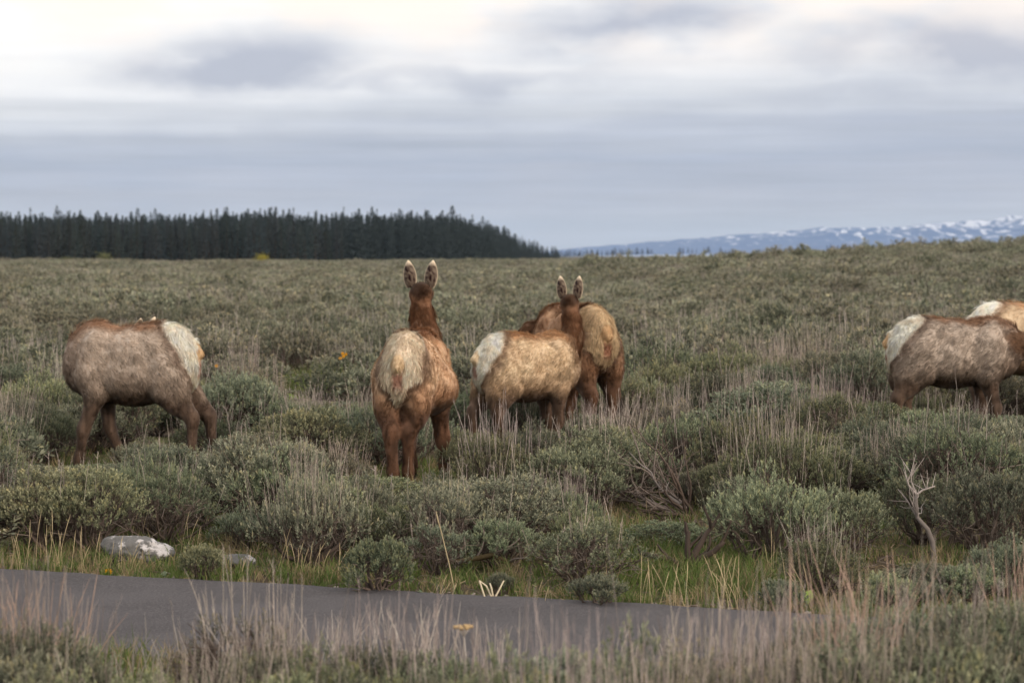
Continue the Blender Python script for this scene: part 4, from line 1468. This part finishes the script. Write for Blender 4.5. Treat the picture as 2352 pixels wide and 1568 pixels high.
# ------------------------------------------------------------------ verge: grass, stones, rocks, dead wood, flowers
def build_grass():
    rng = np.random.default_rng(77)
    xs, ys, hh, dry = [], [], [], []
    # clumps along both verges and in the gaps between near shrubs
    for _ in range(1050):
        x = rng.uniform(-4.8, 4.6)
        y = PATH_FAR + path_off(x) + 0.06 + abs(rng.normal(0, 0.55)) + (rng.random() < 0.35) * rng.random() * 3
        xs.append(x); ys.append(y); hh.append(rng.uniform(0.03, 0.13)); dry.append(rng.random() < 0.2)
    for _ in range(420):
        x = rng.uniform(-3.6, 2.8)
        y = PATH_NEAR + path_off(x) - 0.05 - abs(rng.normal(0, 0.4))
        xs.append(x); ys.append(y); hh.append(rng.uniform(0.06, 0.18)); dry.append(rng.random() < 0.4)
    for _ in range(420):
        x = rng.normal(1.25, 0.40); y = rng.uniform(15.9, 19.0)
        if on_path(x, y, 0.05): continue
        xs.append(x); ys.append(y); hh.append(rng.uniform(0.08, 0.18)); dry.append(rng.random() < 0.1)
    for _ in range(3000):
        y = rng.uniform(16.5, 27); x = rng.uniform(-0.21, 0.21) * y
        if y < PATH_FAR + path_off(x) + 0.1: continue
        xs.append(x); ys.append(y); hh.append(rng.uniform(0.04, 0.15)); dry.append(rng.random() < 0.3)
    for _ in range(520):
        x = rng.normal(-2.75, 0.60); y = rng.normal(40.0, 2.0)
        xs.append(x); ys.append(y); hh.append(rng.uniform(0.10, 0.42)); dry.append(rng.random() < 0.15)
    xs, ys, hh = map(np.array, (xs, ys, hh)); dry = np.array(dry, bool)
    m = 15
    n = len(xs)
    bx = xs[:, None] + rng.normal(0, 0.035, (n, m)); by = ys[:, None] + rng.normal(0, 0.035, (n, m))
    ok = ~on_path(bx, by, 0.01)
    h = hh[:, None] * rng.uniform(0.5, 1.3, (n, m))
    B = np.stack([bx, by, terrain(bx, by) - 0.005], -1)
    lean = rng.normal(0, 0.35, (n, m, 3)); lean[..., 2] = 1
    D = unit(lean)
    W = unit(np.cross(D, rng.normal(0, 1, (n, m, 3)))) * 0.0035
    M = B + D * (h * 0.6)[..., None]
    bend = D * 0.9 + rng.normal(0, 0.35, (n, m, 3)); bend[..., 2] *= 0.8
    Tt = M + unit(bend) * (h * 0.5)[..., None]
    V = np.stack([B - W, B + W, M - W * 0.7, M + W * 0.7, Tt], 2)
    g0, g1, dr = np.array(lin(66, 84, 42)), np.array(lin(110, 126, 70)), np.array(lin(146, 132, 102))
    k = rng.random((n, m, 1))
    C = g0 + (g1 - g0) * k
    C = np.where(dry[:, None, None] | (rng.random((n, m, 1)) < 0.12), dr * (0.75 + 0.4 * k), C)
    V = V[ok].reshape(-1, 3); C = np.repeat(C[ok], 5, axis=0)
    i = np.arange(len(V) // 5)[:, None] * 5
    F = np.concatenate([i + [[0, 1, 3]], i + [[0, 3, 2]], i + [[2, 3, 4]]])
    obj('grass', mesh('grass', V, F, M_GRASS, C, False), kind='stuff', label='short green and straw grass along the path verges and between bushes', category='grass')


def stone_mesh(rng, n=3):
    # small irregular stone from a subdivided octahedron
    V = [np.array(v, float) for v in ((1, 0, 0), (-1, 0, 0), (0, 1, 0), (0, -1, 0), (0, 0, 1), (0, 0, -1))]
    F = [(0, 2, 4), (2, 1, 4), (1, 3, 4), (3, 0, 4), (2, 0, 5), (1, 2, 5), (3, 1, 5), (0, 3, 5)]
    for _ in range(n):
        cache = {}; G2 = []
        def mid(a, b):
            k = (min(a, b), max(a, b))
            if k not in cache:
                V.append(unit((V[a] + V[b]) / 2)); cache[k] = len(V) - 1
            return cache[k]
        for a, b, c in F:
            d, e, f = mid(a, b), mid(b, c), mid(c, a)
            G2 += [(a, d, f), (d, b, e), (f, e, c), (d, e, f)]
        F = G2
    return np.array(V), np.array(F)


def build_rocks():
    rng = np.random.default_rng(8)
    def rock(px, py, wx, wy, wz, seed, label, rz):
        V, F = stone_mesh(rng, 5)
        r = 0.72 + 0.42 * vnoise(V, 1.3, seed) + 0.20 * vnoise(V, 3.1, seed + 1) + 0.09 * vnoise(V, 8, seed + 2)
        # planar chips
        for _ in range(9):
            d = unit(rng.normal(0, 1, 3)); lim = rng.uniform(0.68, 0.9)
            q = (V * r[:, None]) @ d
            r = np.where(q > lim, r * lim / q, r)
        V = V * r[:, None] * np.array([wx, wy, wz])
        x, y = ground_pt(px, py)
        obj('rock', mesh('rock', V, F, M_ROCK), None, (x, y, float(terrain(x, y)) + wz * 0.35), (0, 0, rz), label=label, category='rock')
    rock(305, 1290, 0.225, 0.17, 0.135, 5, 'flat-topped grey rock covered in white lichen beside the path', 0.3)
    rock(548, 1302, 0.105, 0.10, 0.075, 9, 'smaller pale grey rock beside the round yellowish bush', 1.0)
    # pebbles along the edge of the asphalt
    A = Acc()
    V0, F0 = stone_mesh(rng, 1)
    for _ in range(260):
        x = rng.uniform(-4.6, 3.6)
        y = PATH_FAR + path_off(x) + abs(rng.normal(0.03, 0.10)) + 0.02
        r = rng.uniform(0.006, 0.02) * (1.6 if rng.random() < 0.08 else 1)
        v = V0 * (1 + rng.normal(0, 0.15, (len(V0), 1))) * r * np.array([1.2, 1, 0.7]) + np.array([x, y, float(terrain(x, y)) + r * 0.3])
        g = rng.uniform(0.5, 1.25)
        A.add(v, F0, np.array(lin(150, 142, 134)) * g)
    obj('gravel', A.mesh('gravel', M_WOOD, False), kind='stuff', label='pale pebbles scattered along the asphalt edge', category='gravel')


def dead_branch(rng, A, p, d, L, r, depth, col, curl=0.35, sides=5):
    n = 7
    pts = [np.array(p, float)]
    dd = unit(d)
    for i in range(n - 1):
        dd = unit(dd + rng.normal(0, curl * 0.5, 3) + np.array([0, 0, 0.04]))
        pts.append(pts[-1] + dd * L / (n - 1))
        pts[-1][2] = max(pts[-1][2], 0.01)
    A.tube(np.array(pts), np.linspace(r, r * 0.45, n), col * rng.uniform(0.85, 1.1), sides)
    if depth:
        for k in range(rng.integers(2, 4)):
            i = rng.integers(2, n)
            b = unit(dd + rng.normal(0, 0.6, 3))
            dead_branch(rng, A, pts[i], b, L * rng.uniform(0.45, 0.75), r * 0.5, depth - 1, col, curl, 4 if depth > 1 else 3)


def build_deadwood():
    rng = np.random.default_rng(15)
    pale = np.array(lin(154, 146, 142)); grey = np.array(lin(120, 110, 104)); dark = np.array(lin(84, 74, 68))
    # bleached dead branch standing by the big bush
    A = Acc()
    s = 17.6 / FPX
    def q(px, py): return np.array([(px - 2148) * s, 0.0, (1290 - py) * s])
    stem = np.array([q(2150, 1292), q(2146, 1240), q(2132, 1208), q(2110, 1182), q(2105, 1150), q(2108, 1128)])
    stem[:, 1] = [0, 0.03, -0.02, 0.02, 0.0, 0.02]
    A.tube(stem, [0.021, 0.020, 0.018, 0.015, 0.012, 0.011], pale * 0.5, 6)
    for tgt, r0 in (((2082, 1085), 0.010), ((2150, 1108), 0.009), ((2095, 1068), 0.007)):
        e = q(*tgt); b = stem[-1]
        mid_ = (b + e) / 2 + np.array([-0.015, 0.03, 0.0])
        A.tube(np.array([b, mid_, e]), [r0, r0 * 0.8, r0 * 0.5], pale, 5)
        for _ in range(5):
            b2 = mid_ + (e - mid_) * rng.random()
            A.tube(np.array([b2, b2 + np.array([rng.normal(0, 0.05), rng.normal(0, 0.04), rng.uniform(0.05, 0.14)])]), [r0 * 0.4, 0.0015], pale, 3)
    for _ in range(5):
        dead_branch(rng, A, stem[3], np.array([rng.uniform(-1, 0.2), rng.normal(0, 0.5), 0.8]), 0.25, 0.006, 1, pale * 0.85)
    x, y = ground_pt(2148, 1290)
    obj('dead_branch', A.mesh('dead_branch', M_WOOD), None, (x, y, float(terrain(x, y)) - 0.02), label='bleached forked dead branch standing upright among green sagebrush', category='branch')
    # dark dead trunks beside it
    A = Acc()
    for d0, L in (((0.5, 0.1, 0.9), 0.5), ((0.9, 0, 0.5), 0.55), ((-0.2, 0.2, 0.8), 0.4), ((0.7, 0.4, 0.35), 0.45)):
        dead_branch(rng, A, (0, 0, -0.03), np.array(d0), L, 0.028, 2, dark, 0.5)
    x, y = ground_pt(2190, 1262)
    obj('dead_sagebrush', A.mesh('dead_sagebrush', M_WOOD), None, (x, y, float(terrain(x, y))), label='dark twisted dead sagebrush trunk just behind the bleached branch', category='dead shrub')
    # fan of dark branches
    A = Acc()
    for a in np.linspace(-0.3, 1.6, 15):
        d0 = (-math.cos(a), rng.normal(0, 0.3), max(0.12, math.sin(a) * 0.8))
        dead_branch(rng, A, (rng.normal(0, 0.03), rng.normal(0, 0.03), 0.0), np.array(d0), rng.uniform(0.35, 0.7), 0.016, 2, grey if rng.random() < 0.6 else dark, 0.3)
    dead_branch(rng, A, (-0.1, -0.05, 0.12), np.array((-0.8, -0.1, 0.5)), 0.36, 0.016, 1, pale * 0.6, 0.3)
    x, y = ground_pt(1590, 1190)
    obj('dead_sagebrush', A.mesh('dead_sagebrush', M_WOOD), None, (x, y, float(terrain(x, y))), label='sprawling grey dead sagebrush with fanned bare branches', category='dead shrub')
    # mossy fallen log
    A = Acc()
    pts = np.array([[-0.32, 0.0, 0.07], [-0.18, -0.02, 0.08], [-0.03, 0.0, 0.10], [0.08, 0.01, 0.12], [0.18, -0.01, 0.07], [0.24, -0.03, 0.02]])
    A.tube(pts, [0.010, 0.015, 0.018, 0.020, 0.020, 0.016], np.array(lin(84, 74, 54)), 7)
    for _ in range(7):
        b = pts[rng.integers(0, 5)]
        dead_branch(rng, A, b, np.array((rng.normal(0, 0.6), rng.normal(0, 0.4), -0.2 + rng.random())), 0.22, 0.009, 1, grey, 0.4)
    x, y = ground_pt(1105, 1312)
    obj('fallen_log', A.mesh('fallen_log', M_WOOD), None, (x, y - 0.12, float(terrain(x, y))), label='small mossy fallen log under the open twiggy sagebrush', category='log')
    # forked pale sticks by the path
    A = Acc()
    s = 15.9 / FPX
    for pts in (((-2, 0), (-18, 34), (-34, 46)), ((-2, 0), (12, 26), (22, 46)), ((-2, 2), (-6, 30), (-10, 40)), ((-34, 46), (-22, 10), (-8, -2))):
        p3 = np.array([[a * s, 0.02 * math.sin(b), max(b, 0) * s] for a, b in pts])
        A.tube(p3, [0.006, 0.0055, 0.004], np.array(lin(214, 202, 176)), 5)
    x, y = ground_pt(1135, 1382)
    obj('forked_stick', A.mesh('forked_stick', M_WOOD), None, (x, y, 0.0), label='pale bleached forked sticks stuck in the verge grass by the path', category='stick')
    # short stump by the verge on the right
    A = Acc()
    for d0, L in (((-0.8, 0, 0.25), 0.35), ((0.6, 0.1, 0.5), 0.3), ((0.1, 0.2, 0.6), 0.3), ((-0.4, 0.1, 0.7), 0.25)):
        dead_branch(rng, A, (0, 0, 0.02), np.array(d0), L, 0.032, 1, dark * 0.8, 0.4)
    x, y = ground_pt(1590, 1310)
    obj('dead_stump', A.mesh('dead_stump', M_WOOD), None, (x, y, float(terrain(x, y))), label='low dark dead stump in the green grass gap by the path', category='stump')


def grass_tuft(rng, n, hgt, lean, col, head=True, spread=0.05, r=0.0015):
    A = Acc()
    for _ in range(n):
        b = np.array([rng.normal(0, spread), rng.normal(0, spread), -0.01])
        L = hgt * rng.uniform(0.6, 1.1)
        d = unit(np.array([lean + rng.normal(0, 0.14), rng.normal(0, 0.14), 1.0]))
        bend = np.array([rng.normal(lean * 0.3, 0.10), rng.normal(0, 0.08), -0.05]) * L
        ts = np.linspace(0, 1, 7)
        pts = b + d * (L * ts)[:, None] + bend * (ts ** 2.2)[:, None]
        c = col * rng.uniform(0.8, 1.12)
        rr = np.array([r, r, r * 0.9, r * 0.8, r * (1.3 if head else 0.7), r * (1.5 if head else 0.6), r * 0.4])
        A.tube(pts, rr, c, 3, False)
    return A


def build_tufts():
    rng = np.random.default_rng(19)
    straw = np.array(lin(196, 180, 146)); pink = np.array(lin(180, 156, 142)); grey = np.array(lin(184, 177, 170))
    spots = [(45, 1315, 6, 120, 0.02), (110, 1312, 9, 150, 0.05), (195, 1312, 6, 110, 0.08), (268, 1318, 5, 90, 0.1), (310, 1250, 4, 130, 0.18), (430, 1270, 4, 100, 0.0),
             (655, 1320, 5, 120, 0.12), (690, 1335, 8, 100, 0.0), (770, 1325, 4, 110, 0.1), (560, 1330, 4, 70, 0.1), (1500, 1395, 7, 130, 0.05), (1560, 1395, 6, 110, -0.12),
             (1665, 1405, 9, 150, 0.02), (1705, 1410, 6, 120, -0.1), (1760, 1330, 3, 130, 0.02), (1265, 1392, 5, 60, 0.1), (1010, 1375, 6, 60, 0.3), (1850, 1400, 5, 130, -0.2)]
    for i, (px, py, n, hp, ln) in enumerate(spots):
        x, y = ground_pt(px, py)
        hgt = hp * y / FPX
        A = grass_tuft(rng, n, hgt, ln, straw)
        obj('dry_grass_tuft', A.mesh('dry_grass_tuft', M_STALK), None, (x, y, float(terrain(x, y))), label='thin straw-coloured seed-head grass tuft on the far verge of the path', category='grass', group='straw grass tufts on the far verge')
    x, y = ground_pt(1045, 1366)
    A = grass_tuft(rng, 1, 0.0, 0, straw)
    A = Acc()
    s = y / FPX
    A.tube(np.array([[0, 0, 0], [-14 * s, 0, 70 * s], [-30 * s, 0.01, 135 * s], [-44 * s, 0.0, 190 * s]]), [0.0042, 0.0036, 0.0032, 0.0024], straw * 1.05, 4)
    A.tube(np.array([[-34 * s, 0, 150 * s], [-40 * s, 0, 172 * s], [-44 * s, 0, 192 * s]]), [0.003, 0.0058, 0.002], straw * 0.9, 4)
    obj('grass_stalk', A.mesh('grass_stalk', M_STALK), None, (x, y, 0.0), label='single tall leaning straw stalk in front of the twiggy sagebrush', category='grass')
    # tall pinkish stalks on the near verge
    for px, top, d, n, w, lab in ((1945, 1262, 10.7, 42, 0.10, 'tall pinkish dry flower stalks rising between path and near bushes'),
                                  (2345, 1215, 11.4, 26, 0.07, 'pinkish dry stalk clump behind the large near sagebrush'),
                                  (60, 1330, 11.2, 34, 0.13, 'pinkish-grey dry stalks on the near verge opposite the lichen rock')):
        x = (px - 1176) / FPX * d
        A = grass_tuft(rng, n * 2, CAM_H - (top - HZ) / FPX * d, 0.02, pink, True, w, 0.0015)
        obj('dry_stalk_clump', A.mesh('dry_stalk_clump', M_STALK), None, (x, d, 0.0), label=lab, category='stalks')
    for px, top, d, n, w in ((500, 1430, 11.9, 26, 0.12), (620, 1400, 11.6, 30, 0.14), (720, 1400, 11.4, 40, 0.16), (830, 1390, 11.6, 34, 0.14), (960, 1390, 11.4, 34, 0.14), (1060, 1410, 11.2, 30, 0.14),
                             (1150, 1430, 11.2, 26, 0.12), (1530, 1440, 11.0, 34, 0.13), (1640, 1430, 10.8, 40, 0.15), (1740, 1440, 10.6, 34, 0.14), (1850, 1400, 10.6, 26, 0.10), (380, 1450, 11.6, 10, 0.12), (250, 1400, 12.0, 9, 0.12), (2050, 1340, 10.4, 16, 0.12)):
        x = (px - 1176) / FPX * d
        A = grass_tuft(rng, n, CAM_H - (top - HZ) / FPX * d, rng.uniform(-0.05, 0.1), grey, True, w * 1.3, 0.0014)
        obj('dry_stalk_clump', A.mesh('dry_stalk_clump', M_STALK), None, (x, d, 0.0), label='grey-beige dry stalk clump on the near verge before the asphalt', category='stalks', group='grey dry stalks along the near verge')
    # dried umbel
    A = Acc()
    d = 10.9
    x = (1065 - 1176) / FPX * d
    h = CAM_H - (1440 - HZ) / FPX * d
    A.tube(np.array([[0, 0, 0], [0.02, 0, h * 0.5], [0.0, 0, h * 0.92]]), 0.004, grey, 4)
    for k in range(26):
        a = rng.random() * 6.28; r = 0.045 * math.sqrt(rng.random())
        e = np.array([math.cos(a) * r, math.sin(a) * r, h - 0.1 * r])
        A.tube(np.array([[0, 0, h * 0.92], e]), 0.0012, grey, 3)
        V0, F0 = stone_mesh(rng, 1)
        A.add(V0 * 0.008 + e, F0, np.array(lin(186, 160, 120)))
    obj('dried_flower_head', A.mesh('dried_flower_head', M_STALK), None, (x, d, 0.0), label='dried flat-topped flower head standing before the asphalt path', category='flower')


def flower_plant(rng, nfl, hgt, nleaf, leafs, cup):
    """yellow daisies on stems over arrow-shaped leaves"""
    st, pe, le = Acc(), Acc(), Acc()
    gcol = np.array(lin(118, 138, 70)); ycol = np.array(lin(216, 158, 34))
    for _ in range(nfl):
        d = unit(np.array([rng.normal(0, 0.2), rng.normal(0, 0.2), 1]))
        L = hgt * rng.uniform(0.8, 1.05)
        tip = d * L
        st.tube(np.array([[0, 0, 0], d * L * 0.5 + [0.01, 0, 0], tip]), 0.004, gcol, 4)
        f = unit(np.array([rng.normal(0, 0.5), -1.0, 0.35]))
        u = unit(np.cross(f, [0.1, 0.2, 1])); v = np.cross(f, u)
        for k in range(11):
            a = k * 6.283 / 11
            o = u * math.cos(a) + v * math.sin(a); q = u * -math.sin(a) + v * math.cos(a)
            p = [tip + o * 0.006, tip + o * 0.018 + q * 0.006 + f * 0.003, tip + o * 0.029, tip + o * 0.018 - q * 0.006 + f * 0.003]
            pe.add(np.array(p), [[0, 1, 2], [0, 2, 3]], ycol * rng.uniform(0.85, 1.1))
        V0, F0 = stone_mesh(rng, 1)
        pe.add(V0 * 0.011 + tip + f * 0.004, F0, np.array(lin(176, 110, 24)))
    for _ in range(nleaf):
        a = rng.random() * 6.28
        d = unit(np.array([math.cos(a) * 0.6, math.sin(a) * 0.6, rng.uniform(0.7, 1.3)]))
        L = leafs * rng.uniform(0.7, 1.2)
        s = unit(np.cross(d, [0, 0, 1])); nrm = np.cross(s, d)
        ts = np.linspace(0, 1, 6); w = 0.28 * L * np.array([0.12, 0.9, 1.0, 0.75, 0.4, 0.02])
        ctr = d * (L * ts)[:, None] - np.array([0, 0, 1]) * (0.25 * L * ts ** 2)[:, None]
        V = np.concatenate([ctr - s * w[:, None] + nrm * 0.15 * w[:, None], ctr, ctr + s * w[:, None] + nrm * 0.15 * w[:, None]])
        F = []
        for i in range(5):
            for o in (0, 6):
                F += [[o + i, o + 6 + i, o + 7 + i], [o + i, o + 7 + i, o + 1 + i]]
        le.add(V, F, np.array(cup) * rng.uniform(0.85, 1.15))
    return st, pe, le


def build_flowers():
    rng = np.random.default_rng(29)
    green = lin(136, 160, 76); sil = lin(170, 184, 156)
    for px, py, top, nfl, nl, ls, lab in ((795, 900, 812, 4, 10, 0.28, 'tall yellow-flowered plant in the green patch beside the reddish elk'),
                                          (490, 910, 828, 1, 5, 0.22, 'lone yellow flower just behind the rump of the grey elk'),
                                          (70, 975, 893, 1, 5, 0.22, 'yellow flower in the sagebrush in front of the grey elk\'s chest'),
                                          (840, 925, 868, 2, 8, 0.26, 'low yellow-flowered leafy plant in the green patch'),
                                          (240, 1325, 1312, 1, 4, 0.06, 'tiny yellow flower on the verge below the lichen rock')):
        x, y = ground_pt(px, py)
        st, pe, le = flower_plant(rng, nfl, (py - top) * y / FPX, nl, ls, green)
        e = obj('flower_plant', None, None, (x, y, float(terrain(x, y))), label=lab, category='flower')
        e.empty_display_size = 0.1
        obj('stems', st.mesh('stems', M_GRASS), e); obj('petals', pe.mesh('petals', M_PETAL, False), e); obj('leaves', le.mesh('leaves', M_GRASS), e)
    k = 0
    for px, py, nl, ls, c, lab in ((700, 905, 16, 0.34, green, None), (745, 915, 16, 0.36, green, None), (800, 925, 14, 0.30, green, None), (850, 900, 12, 0.30, green, None), (680, 935, 12, 0.26, green, None), (770, 890, 14, 0.3, green, None),
                                   (972, 1372, 5, 0.085, sil, 'silvery broad-leaved plant on the verge beside the rounded bush'), (372, 1328, 3, 0.075, sil, 'silvery two-leaved sprout on the verge below the lichen rock'),
                                   (1850, 1392, 4, 0.15, green, 'broad pointed green leaves on the verge behind the pink stalks')):
        x, y = ground_pt(px, py)
        st, pe, le = flower_plant(rng, 0, 0.1, nl, ls, c)
        kw = dict(label=lab or 'bright green broad-leaved plant in the green patch beside the reddish elk', category='plant')
        o = obj('leafy_plant', le.mesh('leafy_plant', M_GRASS), None, (x, y, float(terrain(x, y))), **kw)
        if lab is None: o['group'] = 'bright green plants in the green patch'
    # pale young willows at the forest foot
    for px, py, hp, d, c, lab in ((240, 606, 26, 540, (110, 114, 76), 'pale young willow at the foot of the forest'),
                                  (603, 600, 16, 560, (150, 142, 52), 'yellow-green bush at the foot of the forest'),
                                  (152, 606, 14, 540, (92, 98, 70), 'low dull green bush at the foot of the forest')):
        x = (px - 1176) / FPX * d
        z = float(terrain(x, d))
        h = CAM_H - z - (py - hp - HZ) / FPX * d
        tr, cr = Acc(), Acc()
        for k in range(5):
            tr.tube(np.array([[0, 0, 0], [rng.normal(0, 0.4), rng.normal(0, 0.4), h * 0.8]]), [0.06, 0.02], lin(110, 98, 84), 4)
        n = 420
        C = rng.normal(0, 1, (n, 3)) * np.array([0.7, 0.7, h * 0.2]) + np.array([0, 0, h * 0.62])
        D = unit(rng.normal(0, 1, (n, 3))) * 0.3; W = unit(rng.normal(0, 1, (n, 3))) * 0.13
        V = np.stack([C - W, C + W, C + D], 1).reshape(-1, 3)
        cr.add(V, np.arange(len(V)).reshape(-1, 3), np.array(lin(*c)))
        e = obj('willow_bush', None, None, (x, d, z), label=lab, category='bush')
        obj('stems', tr.mesh('stems', M_WOOD), e); obj('crown', cr.mesh('crown', M_GRASS, False), e)


def build_litter():
    rng = np.random.default_rng(91)
    A = Acc()
    for _ in range(2600):
        y = rng.uniform(15.0, 26); x = rng.uniform(-0.21, 0.21) * y
        if y < PATH_FAR + path_off(x) + 0.05: continue
        a = rng.random() * 6.28; L = rng.uniform(0.04, 0.22)
        z = float(terrain(x, y))
        d = np.array([math.cos(a), math.sin(a), rng.normal(0, 0.15)]) * L
        p = np.array([x, y, z + 0.008])
        e = p + d; e[2] = max(e[2], z + 0.004)
        c = (C_WOOD2 if rng.random() < 0.6 else np.array(lin(160, 142, 116))) * rng.uniform(0.6, 1.1)
        A.tube(np.array([p, (p + e) / 2 + rng.normal(0, 0.01, 3) + [0, 0, 0.008], e]), [0.004, 0.0035, 0.002], c, 3, False)
    obj('litter', A.mesh('litter', M_WOOD), kind='stuff', label='fallen grey twigs and straw littering the soil under the bushes', category='litter')


build_grass()
build_litter()
build_rocks()
build_deadwood()
build_tufts()
build_flowers()

# ------------------------------------------------------------------ air
def build_haze():
    m, N, out = mat_new('haze_air')
    v = N.new('ShaderNodeVolumePrincipled')
    v.inputs['Color'].default_value = (0.55, 0.74, 1.0, 1)
    v.inputs['Density'].default_value = 2.6e-5
    v.inputs['Anisotropy'].default_value = 0.0
    N.l.new(v.outputs[0], out.inputs['Volume'])
    x0, x1, y0, y1, z0, z1 = -26000, 26000, -60, 33500, -6, 420
    V = [(x, y, z) for x in (x0, x1) for y in (y0, y1) for z in (z0, z1)]
    F = [(0, 1, 3, 2), (4, 6, 7, 5), (0, 4, 5, 1), (2, 3, 7, 6), (0, 2, 6, 4), (1, 5, 7, 3)]
    obj('haze', mesh('haze', V, np.array(F), m, smooth=False), kind='stuff', label='thin bluish air over the flat and before the far hills', category='haze')


build_haze()
print('done', time.time() - T0)
